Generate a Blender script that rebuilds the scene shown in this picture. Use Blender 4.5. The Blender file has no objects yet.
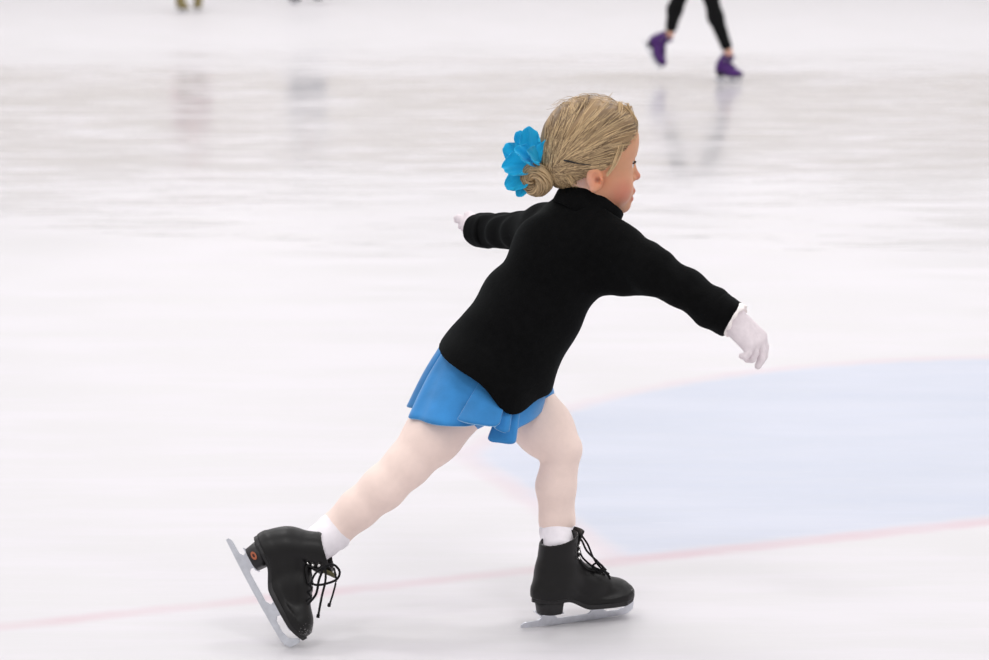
import bpy, bmesh, math, random
import numpy as np
from mathutils import Vector, Matrix
random.seed(7); RNG = np.random.default_rng(11)
scene = bpy.context.scene
COL = scene.collection
PI = math.pi

# ------------------------------------------------------------------ camera
FPX = 2335.0; HORIZON = -114.0; CAMH = 1.28; GY = 4.0
TH = math.atan((330 - HORIZON) / FPX)
cam = bpy.data.cameras.new('camera'); camo = bpy.data.objects.new('camera', cam); COL.objects.link(camo)
cam.sensor_width = 36; cam.lens = FPX / 989 * 36
camo.location = (0, 0, CAMH); camo.rotation_euler = (PI / 2 - TH, 0, 0)
cam.dof.use_dof = True; cam.dof.focus_distance = 4.1; cam.dof.aperture_fstop = 5.0
cam.clip_end = 300
scene.camera = camo

def ray(px, py):
    x = (px - 494.5) / FPX; v = (330 - py) / FPX
    return np.array([x, math.cos(TH) + v * math.sin(TH), -math.sin(TH) + v * math.cos(TH)])
def P(px, py, dy=0.0, Y=GY):                      # point of the plane y = Y + dy seen at that pixel
    r = ray(px, py); t = (Y + dy) / r[1]
    return np.array([0, 0, CAMH]) + r * t
def G(px, py):                                    # point of the ice
    r = ray(px, py); return np.array([0, 0, CAMH]) + r * (-CAMH / r[2])
def S(px, py, dy=0.0, Y=GY):                      # metres per pixel there
    r = ray(px, py); return (Y + dy) / r[1] / FPX

# ------------------------------------------------------------------ objects
def tag(o, label=None, cat=None, group=None, kind=None):
    if label: o['label'] = label
    if cat: o['category'] = cat
    if group: o['group'] = group
    if kind: o['kind'] = kind
    return o
def empty(name, loc):
    o = bpy.data.objects.new(name, None); COL.objects.link(o); o.location = loc
    o.empty_display_size = 0.1; return o
def mesh_obj(name, verts, faces, mat, parent=None, smooth=True, colors=None):
    verts = np.asarray(verts, dtype=np.float32)
    base = np.zeros(3, np.float32)
    root = parent
    if parent is not None:                        # vertices are given in world space
        while root.parent: root = root.parent
        base = np.array(root.location, np.float32)
    else:
        pass
    me = bpy.data.meshes.new(name)
    if isinstance(faces, np.ndarray):
        n, k = faces.shape
        me.vertices.add(len(verts)); me.vertices.foreach_set('co', (verts - base).ravel())
        me.loops.add(n * k); me.loops.foreach_set('vertex_index', faces.astype(np.int32).ravel())
        me.polygons.add(n); me.polygons.foreach_set('loop_start', np.arange(0, n * k, k, dtype=np.int32))
        me.polygons.foreach_set('loop_total', np.full(n, k, np.int32))
        me.update(calc_edges=True); me.validate()
    else:
        me.from_pydata([tuple(v) for v in (verts - base)], [], [tuple(f) for f in faces]); me.update()
    me.polygons.foreach_set('use_smooth', np.full(len(me.polygons), smooth))
    if colors is not None:
        at = me.color_attributes.new('Col', 'FLOAT_COLOR', 'POINT')
        c = np.ones((len(verts), 4), np.float32); c[:, :3] = colors
        at.data.foreach_set('color', c.ravel())
    me.materials.append(mat)
    o = bpy.data.objects.new(name, me); COL.objects.link(o)
    if parent is not None: o.parent = parent
    return o

# ------------------------------------------------------------------ materials
def new_mat(name):
    m = bpy.data.materials.new(name); m.use_nodes = True
    nt = m.node_tree; return m, nt, nt.nodes['Principled BSDF']
def mat(name, col, rough=0.5, spec=0.5, metal=0.0, sheen=0.0, sheen_col=None, vary=0.0, nscale=80, bump=0.0,
        bscale=300, sss=0.0, attr=False, coat=0.0, bdist=0.002):
    m, nt, b = new_mat(name); N = nt.nodes; L = nt.links
    b.inputs['Roughness'].default_value = rough; b.inputs['Specular IOR Level'].default_value = spec
    b.inputs['Metallic'].default_value = metal; b.inputs['Sheen Weight'].default_value = sheen
    b.inputs['Coat Weight'].default_value = coat
    if sheen_col: b.inputs['Sheen Tint'].default_value = (*sheen_col, 1)
    if sss:
        b.inputs['Subsurface Weight'].default_value = sss
        b.inputs['Subsurface Radius'].default_value = (0.010, 0.004, 0.002); b.inputs['Subsurface Scale'].default_value = 0.6
    tc = N.new('ShaderNodeTexCoord')
    src = None
    if attr:
        a = N.new('ShaderNodeVertexColor'); a.layer_name = 'Col'; src = a.outputs['Color']
    if vary or src is None:
        nz = N.new('ShaderNodeTexNoise'); nz.inputs['Scale'].default_value = nscale; nz.inputs['Detail'].default_value = 4
        L.new(tc.outputs['Object'], nz.inputs['Vector'])
        mx = N.new('ShaderNodeMix'); mx.data_type = 'RGBA'; mx.blend_type = 'MULTIPLY'; mx.inputs[0].default_value = 1
        rmp = N.new('ShaderNodeMapRange'); rmp.inputs['From Min'].default_value = 0.3; rmp.inputs['From Max'].default_value = 0.7
        rmp.inputs['To Min'].default_value = 1 - vary; rmp.inputs['To Max'].default_value = 1 + vary
        L.new(nz.outputs['Fac'], rmp.inputs['Value']); L.new(rmp.outputs['Result'], mx.inputs[7])
        if src is not None: L.new(src, mx.inputs[6])
        else: mx.inputs[6].default_value = (*col, 1)
        src = mx.outputs[2]
    L.new(src, b.inputs['Base Color'])
    if bump:
        n2 = N.new('ShaderNodeTexNoise'); n2.inputs['Scale'].default_value = bscale; n2.inputs['Detail'].default_value = 3
        L.new(tc.outputs['Object'], n2.inputs['Vector'])
        bp = N.new('ShaderNodeBump'); bp.inputs['Strength'].default_value = bump; bp.inputs['Distance'].default_value = bdist
        L.new(n2.outputs['Fac'], bp.inputs['Height']); L.new(bp.outputs['Normal'], b.inputs['Normal'])
    return m

def srgb(r, g, b):
    f = lambda c: (c / 255 / 12.92) if c / 255 <= 0.04045 else ((c / 255 + 0.055) / 1.055) ** 2.4
    return (f(r), f(g), f(b))

M = {}
M['skin'] = mat('skin', (1, 1, 1), 0.5, 0.35, attr=True, vary=0.03, nscale=60, sss=0.25)
M['hair'] = mat('blonde hair', (1, 1, 1), 0.42, 0.4, attr=True, vary=0.08, nscale=40)
M['fleece'] = mat('black fleece', (0.0028, 0.0028, 0.0030), 0.9, 0.08, sheen=0.016, sheen_col=(0.7, 0.9, 0.95), vary=0.25, bump=0.35, bscale=420)
M['velvet'] = mat('blue velvet', srgb(50, 130, 194), 0.7, 0.2, sheen=0.45, sheen_col=(0.75, 0.88, 1.0), vary=0.20, nscale=16, bump=0.15, bscale=500)
M['velvet_edge'] = mat('pale blue hem edge', srgb(150, 195, 230), 0.7, 0.2)
M['tights'] = mat('pale pink tights', srgb(244, 221, 211), 0.65, 0.25, sheen=0.12, vary=0.02, bump=0.1, bscale=900)
M['sock'] = mat('white knit', srgb(238, 233, 238), 0.85, 0.2, vary=0.03, bump=0.3, bscale=600)
M['glove'] = mat('white glove knit', srgb(226, 216, 220), 0.9, 0.15, vary=0.05, nscale=120, bump=0.4, bscale=500)
M['frill'] = mat('white glove trim', srgb(246, 238, 236), 0.85, 0.2, vary=0.03)
M['steel'] = mat('blade steel', (0.62, 0.63, 0.68), 0.32, 0.5, metal=0.85, vary=0.12, nscale=60)
M['hook'] = mat('nickel hook', (0.85, 0.84, 0.82), 0.25, 0.5, metal=0.9)
M['lace'] = mat('black lace', (0.006, 0.006, 0.007), 0.8, 0.2, bump=0.3, bscale=900)
M['heel'] = mat('black heel', (0.010, 0.009, 0.010), 0.45, 0.4, vary=0.2)
M['emblem'] = mat('orange emblem', srgb(168, 92, 62), 0.5, 0.4, vary=0.1)
M['emblem_dark'] = mat('dark emblem mark', srgb(60, 25, 20), 0.5, 0.4)
M['tongue'] = mat('olive tongue lining', srgb(80, 76, 52), 0.8, 0.2, vary=0.1)
M['silk'] = mat('turquoise silk', srgb(22, 176, 224), 0.6, 0.25, sheen=0.15, vary=0.10, nscale=50)
M['eye'] = mat('eye', (1, 1, 1), 0.12, 0.6, attr=True)
M['lash'] = mat('dark lash', srgb(60, 38, 26), 0.7, 0.2)
M['pin'] = mat('black hair pin', (0.01, 0.01, 0.01), 0.4, 0.5)
M['leggings'] = mat('black leggings', (0.004, 0.004, 0.0045), 0.8, 0.15, sheen=0.015)
M['purple'] = mat('purple boot cover', srgb(66, 24, 98), 0.6, 0.35, vary=0.15)
M['purple_sole'] = mat('dark sole', (0.012, 0.008, 0.014), 0.5, 0.4)
M['olive'] = mat('olive trousers', srgb(112, 104, 62), 0.8, 0.2, vary=0.15)
M['charcoal'] = mat('charcoal trousers', srgb(58, 60, 68), 0.8, 0.2, vary=0.1)
M['pinkcoat'] = mat('dusty pink coat', srgb(150, 112, 122), 0.8, 0.2, vary=0.1)
M['greycoat'] = mat('blue grey coat', srgb(92, 100, 116), 0.8, 0.2, vary=0.1)
M['blackcoat'] = mat('dark blue jacket', srgb(40, 42, 62), 0.8, 0.2, vary=0.1)

def leather():
    m, nt, b = new_mat('black leather'); N = nt.nodes; L = nt.links
    b.inputs['Roughness'].default_value = 0.40; b.inputs['Specular IOR Level'].default_value = 0.28
    tc = N.new('ShaderNodeTexCoord')
    at = N.new('ShaderNodeVertexColor'); at.layer_name = 'Col'
    nz = N.new('ShaderNodeTexNoise'); nz.inputs['Scale'].default_value = 420; nz.inputs['Detail'].default_value = 2
    L.new(tc.outputs['Object'], nz.inputs['Vector'])
    sep = N.new('ShaderNodeSeparateColor'); L.new(at.outputs['Color'], sep.inputs['Color'])
    th = N.new('ShaderNodeMath'); th.operation = 'SUBTRACT'; th.inputs[0].default_value = 0.86; L.new(sep.outputs['Red'], th.inputs[1])
    gt = N.new('ShaderNodeMath'); gt.operation = 'GREATER_THAN'; L.new(nz.outputs['Fac'], gt.inputs[0]); L.new(th.outputs[0], gt.inputs[1])
    mx = N.new('ShaderNodeMix'); mx.data_type = 'RGBA'; L.new(gt.outputs[0], mx.inputs[0])
    mx.inputs[6].default_value = (0.0055, 0.0050, 0.0051, 1); mx.inputs[7].default_value = (0.35, 0.34, 0.34, 1)
    L.new(mx.outputs[2], b.inputs['Base Color'])
    n2 = N.new('ShaderNodeTexNoise'); n2.inputs['Scale'].default_value = 260; L.new(tc.outputs['Object'], n2.inputs['Vector'])
    bp = N.new('ShaderNodeBump'); bp.inputs['Strength'].default_value = 0.15; bp.inputs['Distance'].default_value = 0.001
    L.new(n2.outputs['Fac'], bp.inputs['Height']); L.new(bp.outputs['Normal'], b.inputs['Normal'])
    return m
M['leather'] = leather()

# ------------------------------------------------------------------ implicit surfaces
def d_rc(p, a, b, ra, rb):
    ba = b - a; l2 = float(ba @ ba) + 1e-12
    t = np.clip(((p - a) @ ba) / l2, 0, 1)
    q = p - a - t[..., None] * ba
    return np.sqrt((q * q).sum(-1)) - (ra + (rb - ra) * t)
def d_ell(p, c, r, R=None):
    q = p - c
    if R is not None: q = q @ R                   # columns of R are the axes
    r = np.asarray(r, float)
    k0 = np.sqrt(((q / r) ** 2).sum(-1)); k1 = np.sqrt(((q / (r * r)) ** 2).sum(-1)) + 1e-9
    return k0 * (k0 - 1) / k1
def smin(a, b, k):
    if k <= 0: return np.minimum(a, b)
    h = np.maximum(k - np.abs(a - b), 0) / k
    return np.minimum(a, b) - h * h * k * 0.25
def smax(a, b, k): return -smin(-a, -b, k)

class Vol:
    def __init__(s, xs, ys, zs):
        s.ax = [np.asarray(xs, np.float64), np.asarray(ys, np.float64), np.asarray(zs, np.float64)]
        s.h = max(np.diff(a).max() for a in s.ax)
        s.F = np.full([len(a) for a in s.ax], 1.0, np.float32)
    @classmethod
    def box(c, lo, hi, h):
        return c(*[np.arange(l, u + h, h) for l, u in zip(lo, hi)])
    def region(s, lo, hi):
        sl = []
        for a, l, u in zip(s.ax, lo, hi):
            i = max(0, np.searchsorted(a, l) - 1); j = min(len(a), np.searchsorted(a, u) + 1)
            if j <= i: return None, None
            sl.append(slice(i, j))
        g = np.stack(np.meshgrid(*[a[q] for a, q in zip(s.ax, sl)], indexing='ij'), -1)
        return tuple(sl), g
    def op(s, lo, hi, fn, k=0.0, mode='add'):
        pad = k + 4 * s.h
        sl, g = s.region(np.asarray(lo) - pad, np.asarray(hi) + pad)
        if sl is None: return
        d = fn(g).astype(np.float32)
        if mode == 'add': s.F[sl] = smin(s.F[sl], d, k)
        elif mode == 'sub': s.F[sl] = smax(s.F[sl], -d, k)
        elif mode == 'cut': s.F[sl] = smax(s.F[sl], d, k)
        elif mode == 'disp': s.F[sl] += d
    def rc(s, a, b, ra, rb, k=0.0, mode='add', n=None, sc=1.0):
        a = np.asarray(a, float); b = np.asarray(b, float); R = max(ra, rb)
        lo = np.minimum(a, b) - R * max(1, sc); hi = np.maximum(a, b) + R * max(1, sc)
        if n is None: fn = lambda p: d_rc(p, a, b, ra, rb)
        else:
            n = np.asarray(n, float); n = n / np.linalg.norm(n)
            def fn(p):
                q = p + ((p - a) @ n)[..., None] * n * (1 / sc - 1)
                b2 = b + ((b - a) @ n) * n * (1 / sc - 1)
                return d_rc(q, a, b2, ra, rb) * min(1, sc)
        s.op(lo, hi, fn, k, mode)
    def chain(s, pts, rs, k=0.0, kk=0.004, **kw):
        for i in range(len(pts) - 1):
            s.rc(pts[i], pts[i + 1], rs[i], rs[i + 1], k if i == 0 else kk, **kw)
    def ball(s, c, r, k=0.0, mode='add'):
        s.rc(c, c, r, r, k, mode)
    def ell(s, c, r, R=None, k=0.0, mode='add'):
        c = np.asarray(c, float); m = max(r)
        s.op(c - m, c + m, lambda p: d_ell(p, c, r, R), k, mode)
    def nets(s, smooth=0):
        F = s.F; I = F < 0
        n = np.array(F.shape)
        cnt = np.zeros(n - 1, np.uint8)
        for dx in (0, 1):
            for dy in (0, 1):
                for dz in (0, 1):
                    cnt += I[dx:n[0] - 1 + dx, dy:n[1] - 1 + dy, dz:n[2] - 1 + dz]
        act = (cnt > 0) & (cnt < 8)
        ci = np.argwhere(act)
        idx = np.full(n - 1, -1, np.int32); idx[act] = np.arange(len(ci))
        acc = np.zeros((len(ci), 3)); num = np.zeros(len(ci))
        corners = [(a, b, c) for a in (0, 1) for b in (0, 1) for c in (0, 1)]
        for c0 in corners:
            for axis in range(3):
                if c0[axis]: continue
                c1 = list(c0); c1[axis] = 1
                i0 = ci + np.array(c0); i1 = ci + np.array(c1)
                f0 = F[i0[:, 0], i0[:, 1], i0[:, 2]].astype(np.float64); f1 = F[i1[:, 0], i1[:, 1], i1[:, 2]].astype(np.float64)
                x = (f0 < 0) != (f1 < 0)
                t = np.where(x, f0 / np.where(x, f0 - f1, 1), 0)
                pos = i0 + t[:, None] * (i1 - i0)
                acc[x] += pos[x]; num[x] += 1
        gp = acc / num[:, None]
        V = np.stack([np.interp(gp[:, a], np.arange(n[a]), s.ax[a]) for a in range(3)], 1)
        faces = []
        for axis in range(3):
            o1, o2 = [(1, 2), (2, 0), (0, 1)][axis]
            s0 = [slice(None)] * 3; s1 = [slice(None)] * 3
            s0[axis] = slice(0, -1); s1[axis] = slice(1, None)
            e = np.argwhere(I[tuple(s0)] != I[tuple(s1)])
            ok = (e[:, o1] > 0) & (e[:, o2] > 0) & (e[:, o1] < n[o1] - 1) & (e[:, o2] < n[o2] - 1)
            e = e[ok]
            def at(d1, d2):
                q = e.copy(); q[:, o1] += d1; q[:, o2] += d2
                return idx[q[:, 0], q[:, 1], q[:, 2]]
            quad = np.stack([at(-1, -1), at(0, -1), at(0, 0), at(-1, 0)], 1)
            inside = I[e[:, 0], e[:, 1], e[:, 2]]
            quad[~inside] = quad[~inside][:, ::-1]
            faces.append(quad)
        Fc = np.concatenate(faces); Fc = Fc[(Fc >= 0).all(1)]
        for _ in range(smooth):
            A = np.zeros_like(V); w = np.zeros(len(V))
            for a in range(4):
                i, j = Fc[:, a], Fc[:, (a + 1) % 4]
                for dd in range(3):
                    A[:, dd] += np.bincount(i, V[j, dd], len(V)) + np.bincount(j, V[i, dd], len(V))
                w += np.bincount(i, minlength=len(V)) + np.bincount(j, minlength=len(V))
            V = V * 0.5 + 0.5 * A / np.maximum(w, 1)[:, None]
        return V, Fc

def tube_mesh(paths, radii, seg=6, taper=True, cap=True):
    V = []; F = []
    for path, r in zip(paths, radii):
        p = np.asarray(path, float); n = len(p)
        tan = np.gradient(p, axis=0); tan /= np.linalg.norm(tan, axis=1)[:, None] + 1e-12
        ref = np.array([0.13, 0.21, 0.97]) if abs(tan[0][2]) < 0.9 else np.array([0.9, 0.3, 0.1])
        base = len(V)
        rr = r if hasattr(r, '__len__') else [r] * n
        for i in range(n):
            u = np.cross(tan[i], ref); u /= np.linalg.norm(u) + 1e-12; v = np.cross(tan[i], u)
            for s in range(seg):
                a = 2 * PI * s / seg
                V.append(p[i] + rr[i] * (math.cos(a) * u + math.sin(a) * v))
        for i in range(n - 1):
            for s in range(seg):
                a = base + i * seg + s; b = base + i * seg + (s + 1) % seg
                F.append((a, b, b + seg, a + seg))
        if cap:
            F.append(tuple(base + s for s in range(seg))[::-1]); F.append(tuple(base + (n - 1) * seg + s for s in range(seg)))
    return V, F
def spline(pts, n=8, closed=False):
    p = np.asarray(pts, float); out = []; m = len(p)
    for i in range(m if closed else m - 1):
        if closed: a, b, c, d = p[i - 1], p[i], p[(i + 1) % m], p[(i + 2) % m]
        else: a, b, c, d = p[max(i - 1, 0)], p[i], p[i + 1], p[min(i + 2, m - 1)]
        for t in np.arange(n) / n:
            out.append(0.5 * ((2 * b) + (c - a) * t + (2 * a - 5 * b + 4 * c - d) * t * t + (3 * b - a - 3 * c + d) * t ** 3))
    if not closed: out.append(p[-1])
    return np.array(out)
def rings_mesh(rings, closed=True, cap0=False, cap1=False):
    n = len(rings[0]); V = np.concatenate(rings); F = []
    for i in range(len(rings) - 1):
        for j in range(n if closed else n - 1):
            a = i * n + j; b = i * n + (j + 1) % n
            F.append((a, b, b + n, a + n))
    if cap0: F.append(tuple(range(n))[::-1])
    if cap1: F.append(tuple(range((len(rings) - 1) * n, len(rings) * n)))
    return V, F
def grid_axis(lo, hi, f0, f1, hf, hc):            # fine between f0 and f1, coarse outside, graded
    out = [f0]; x = f0
    while x < f1: x += hf; out.append(x)
    h = hf
    while x < hi: h = min(hc, h * 1.25); x += h; out.append(x)
    x = f0; h = hf
    while x > lo: h = min(hc, h * 1.25); x -= h; out.insert(0, x)
    return np.array(out)

# =================================================================== the ice rink
E1 = np.array([math.cos(math.radians(20.2)), math.sin(math.radians(20.2))]); E2 = np.array([-E1[1], E1[0]])
O2 = np.array([0.242, 4.345])
def circ3(a, b, c):
    ax, ay = a; bx, by = b; cx, cy = c
    d = 2 * (ax * (by - cy) + bx * (cy - ay) + cx * (ay - by))
    ux = ((ax * ax + ay * ay) * (by - cy) + (bx * bx + by * by) * (cy - ay) + (cx * cx + cy * cy) * (ay - by)) / d
    uy = ((ax * ax + ay * ay) * (cx - bx) + (bx * bx + by * by) * (ax - cx) + (cx * cx + cy * cy) * (bx - ax)) / d
    return ux, uy, math.hypot(ax - ux, ay - uy)
CX, CY, CR = circ3((0.02, 0.93), (0.50, 1.335), (1.742, 1.477))

def ice_material():
    m, nt, b = new_mat('ice'); N = nt.nodes; L = nt.links
    def math_(op, a, b_=None, c=None, clamp=False):
        n = N.new('ShaderNodeMath'); n.operation = op; n.use_clamp = clamp
        for i, v in enumerate((a, b_, c)):
            if v is None: continue
            if isinstance(v, (int, float)): n.inputs[i].default_value = v
            else: L.new(v, n.inputs[i])
        return n.outputs[0]
    def mix(fac, a, c):
        n = N.new('ShaderNodeMix'); n.data_type = 'RGBA'
        L.new(fac, n.inputs[0]) if not isinstance(fac, (int, float)) else setattr(n.inputs[0], 'default_value', fac)
        for i, v in ((6, a), (7, c)):
            if isinstance(v, tuple): n.inputs[i].default_value = (*v, 1)
            else: L.new(v, n.inputs[i])
        return n.outputs[2]
    def smooth(v, a, c):
        n = N.new('ShaderNodeMapRange'); n.interpolation_type = 'SMOOTHSTEP'
        n.inputs['From Min'].default_value = a; n.inputs['From Max'].default_value = c; L.new(v, n.inputs['Value']); return n.outputs['Result']
    geo = N.new('ShaderNodeNewGeometry')
    sp = N.new('ShaderNodeSeparateXYZ'); L.new(geo.outputs['Position'], sp.inputs[0])
    X, Y = sp.outputs[0], sp.outputs[1]
    dx = math_('SUBTRACT', X, float(O2[0])); dy = math_('SUBTRACT', Y, float(O2[1]))
    a = math_('ADD', math_('MULTIPLY', dx, float(E1[0])), math_('MULTIPLY', dy, float(E1[1])))
    g = math_('ADD', math_('MULTIPLY', dx, float(E2[0])), math_('MULTIPLY', dy, float(E2[1])))
    def noise(scale, sc=(1, 1, 1), rot=0.0, detail=4, rough=0.5, dist=0.0):
        mp = N.new('ShaderNodeMapping'); mp.inputs['Scale'].default_value = sc; mp.inputs['Rotation'].default_value = (0, 0, rot)
        L.new(geo.outputs['Position'], mp.inputs['Vector'])
        n = N.new('ShaderNodeTexNoise'); n.inputs['Scale'].default_value = scale; n.inputs['Detail'].default_value = detail
        n.inputs['Roughness'].default_value = rough; n.inputs['Distortion'].default_value = dist
        L.new(mp.outputs[0], n.inputs['Vector']); return n.outputs['Fac']
    warp = math_('MULTIPLY', math_('SUBTRACT', noise(14, detail=3), 0.5), 0.05)
    rc = math_('SQRT', math_('ADD', math_('POWER', math_('SUBTRACT', a, CX), 2), math_('POWER', math_('SUBTRACT', g, CY), 2)))
    din = math_('SUBTRACT', CR, rc)                                   # > 0 inside the arc
    inside = math_('MINIMUM', math_('MINIMUM', math_('ADD', a, 0.0), g), din)
    ins = math_('ADD', inside, warp)
    blue = smooth(ins, -0.03, 0.07)
    border = math_('SUBTRACT', 1.0, smooth(math_('ABSOLUTE', math_('ADD', inside, math_('MULTIPLY', warp, 0.6))), 0.004, 0.055))
    gl = math_('SUBTRACT', 1.0, smooth(math_('ABSOLUTE', math_('ADD', g, math_('MULTIPLY', warp, 0.4))), 0.002, 0.042))
    # frost: fine skate scratches and broad snow streaks, two directions
    frost = noise(1.2, (1, 5.5, 1), 0.10, 6, 0.6)
    frost2 = noise(3.0, (1, 9, 1), -0.12, 5, 0.6)
    scr = noise(9.0, (1, 16, 1), 0.30, 4, 0.65)
    scr2 = noise(9.0, (1, 18, 1), -0.22, 4, 0.65)
    fr = math_('ADD', math_('MULTIPLY', frost, 0.6), math_('MULTIPLY', frost2, 0.4))
    frm = smooth(fr, 0.40, 0.62)                                        # 1 = snowy, 0 = clear
    sc1 = smooth(scr, 0.56, 0.74); sc2 = smooth(scr2, 0.58, 0.76)
    scm = math_('MAXIMUM', sc1, sc2)
    base = mix(frm, srgb(203, 201, 203), srgb(209, 206, 210))
    base = mix(math_('MULTIPLY', blue, math_('ADD', 0.62, math_('MULTIPLY', frost2, 0.5)), clamp=True), base, mix(frm, srgb(181, 187, 202), srgb(191, 195, 208)))
    pk = math_('MULTIPLY', border, math_('ADD', 0.12, math_('MULTIPLY', noise(5, detail=2), 0.55)))
    base = mix(pk, base, srgb(202, 185, 192))
    pk2 = math_('MULTIPLY', gl, math_('ADD', 0.10, math_('MULTIPLY', noise(6, detail=2), 0.8)))
    base = mix(pk2, base, srgb(200, 176, 183))
    base = mix(math_('MULTIPLY', scm, 0.35), base, srgb(213, 211, 215))
    L.new(base, b.inputs['Base Color'])
    rough = math_('SUBTRACT', 0.58, math_('MULTIPLY', math_('SUBTRACT', 1.0, frm), 0.16))
    # a wide freshly worn, glassier band crosses the rink further back
    yw = math_('ADD', Y, math_('MULTIPLY', math_('SUBTRACT', noise(0.35, (0.6, 1.6, 1), 0.05, 4, 0.6), 0.5), 7.0))
    band = math_('MULTIPLY', smooth(yw, 6.8, 11.5), math_('SUBTRACT', 1.0, smooth(yw, 15.0, 20.0)))
    rough = math_('SUBTRACT', rough, math_('MULTIPLY', math_('MULTIPLY', band, math_('SUBTRACT', 1.15, math_('MULTIPLY', frm, 0.45))), 0.35))
    rough = math_('MAXIMUM', rough, 0.08)
    L.new(rough, b.inputs['Roughness'])
    b.inputs['IOR'].default_value = 1.31
    b.inputs['Specular IOR Level'].default_value = 0.5
    bp = N.new('ShaderNodeBump'); bp.inputs['Strength'].default_value = 0.12; bp.inputs['Distance'].default_value = 0.003
    L.new(math_('ADD', fr, math_('MULTIPLY', scm, 0.5)), bp.inputs['Height']); L.new(bp.outputs['Normal'], b.inputs['Normal'])
    return m
M['ice'] = ice_material()

def box(name, lo, hi, m, parent=None):
    (x0, y0, z0), (x1, y1, z1) = lo, hi
    V = [(x0, y0, z0), (x1, y0, z0), (x1, y1, z0), (x0, y1, z0), (x0, y0, z1), (x1, y0, z1), (x1, y1, z1), (x0, y1, z1)]
    F = [(0, 3, 2, 1), (4, 5, 6, 7), (0, 1, 5, 4), (1, 2, 6, 5), (2, 3, 7, 6), (3, 0, 4, 7)]
    return mesh_obj(name, V, F, m, parent, smooth=False)
floor = box('floor', (-22, -6, -0.1), (22, 38, 0.0), M['ice']); tag(floor, kind='structure')
M['board'] = mat('rink board white', srgb(236, 235, 233), 0.4, 0.4, vary=0.03, nscale=2)
M['kick'] = mat('kick plate yellow', srgb(214, 190, 96), 0.5, 0.4, vary=0.05, nscale=3)
M['wall'] = mat('beige hall wall', srgb(220, 212, 203), 0.8, 0.2, vary=0.06, nscale=1)
tag(box('wall_back', (-22, 38, -0.1), (22, 38.4, 4.2), M['wall']), kind='structure')
tag(box('trim_1', (-22, 37.86, 0.0), (22, 37.995, 1.15), M['board']), kind='structure')
tag(box('trim_2', (-22, 37.83, 0.0), (22, 37.858, 0.2), M['kick']), kind='structure')

# =================================================================== skates
def zs(x):                                        # underside of the boot upper along the foot
    x = np.asarray(x, float)
    t = np.clip((x - 0.055) / (0.105 - 0.055), 0, 1); t = t * t * (3 - 2 * t)
    toe = np.clip((x - 0.165) / 0.04, 0, 1) ** 2
    return 0.056 + (0.036 - 0.056) * t + 0.008 * toe
LEAN = 0.005
def boot_sdf(p):
    Y2 = p * np.array([1, 1.12, 1])               # a boot is narrower than it is deep
    v = lambda *a: np.array(a, float)
    d = d_rc(p, v(0.050 + LEAN, 0, 0.195), v(0.045, 0, 0.10), 0.0345, 0.0365)
    d = smin(d, d_rc(Y2, v(0.045, 0, 0.10), v(0.040, 0, 0.072), 0.0375, 0.0385), 0.01)
    d = smin(d, d_rc(Y2, v(0.058, 0, 0.092), v(0.112, 0, 0.067), 0.035, 0.031), 0.025)
    d = smin(d, d_rc(Y2, v(0.112, 0, 0.064), v(0.160, 0, 0.047), 0.033, 0.027), 0.015)
    d = smin(d, d_ell(p, v(0.168, 0.0, 0.045), (0.032, 0.033, 0.026)), 0.012)
    d = smin(d, d_ell(p, v(0.036, 0.0, 0.060), (0.036, 0.031, 0.034)), 0.014)
    zz = zs(p[..., 0]); slab = np.maximum(np.abs(p[..., 1]) - (foot_half(p[..., 0]) - 0.0022), p[..., 2] - zz - 0.010)
    slab = np.maximum(slab, np.maximum(0.003 - p[..., 0], p[..., 0] - 0.1925))
    d = smin(d, np.maximum(slab, zz - 0.01 - p[..., 2]), 0.014)
    d = smax(d, zz - p[..., 2], 0.001)
    top = p[..., 2] - (0.163 + 0.26 * (p[..., 0] - 0.045))          # rising towards the tongue
    d = smax(d, top, 0.004)
    shin = d_rc(p, v(0.051 + LEAN, 0, 0.22), v(0.048, 0, 0.12), 0.0318, 0.0300)
    d = smax(d, -shin, 0.003)
    return d
def foot_half(x):                                 # sole outline half width
    xs = [-0.002, 0.006, 0.02, 0.04, 0.065, 0.09, 0.12, 0.15, 0.175, 0.192, 0.201, 0.2035]
    ws = [0.003, 0.018, 0.027, 0.031, 0.028, 0.027, 0.033, 0.0365, 0.034, 0.024, 0.011, 0.003]
    return np.interp(x, xs, ws)
def make_boot_mesh():
    h = 0.002
    vol = Vol.box((-0.012, -0.05, 0.02), (0.215, 0.05, 0.212), h)
    g = np.stack(np.meshgrid(*vol.ax, indexing='ij'), -1)
    vol.F = boot_sdf(g).astype(np.float32)
    V, F = vol.nets(2)
    c = np.zeros((len(V), 3)); t = np.clip((V[:, 0] - 0.165) / 0.03, 0, 1) * np.clip((0.085 - V[:, 2]) / 0.02, 0, 1)
    c[:, 0] = t * 0.26
    return V, F, c
BOOT = make_boot_mesh()
def surf_y(x, z, side=-1):
    ys = np.linspace(0.06, 0.0, 240); pts = np.stack([np.full(240, x), side * ys, np.full(240, z)], -1)
    d = boot_sdf(pts); k = np.argmax(d < 0)
    return side * ys[k]
def sole_mesh():
    xs = np.concatenate([np.linspace(-0.002, 0.02, 8), np.linspace(0.026, 0.17, 26), np.linspace(0.175, 0.2035, 10)])
    rings = []
    for x in xs:
        w = max(0.002, float(foot_half(x)) - 0.0012); z = float(zs(x)); th = 0.0068
        rings.append(np.array([(x, -w, z - th), (x, -w - 0.0008, z - th / 2), (x, -w, z + 0.002), (x, w, z + 0.002), (x, w + 0.0008, z - th / 2), (x, w, z - th)]))
    return rings_mesh(rings, True, True, True)
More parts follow.
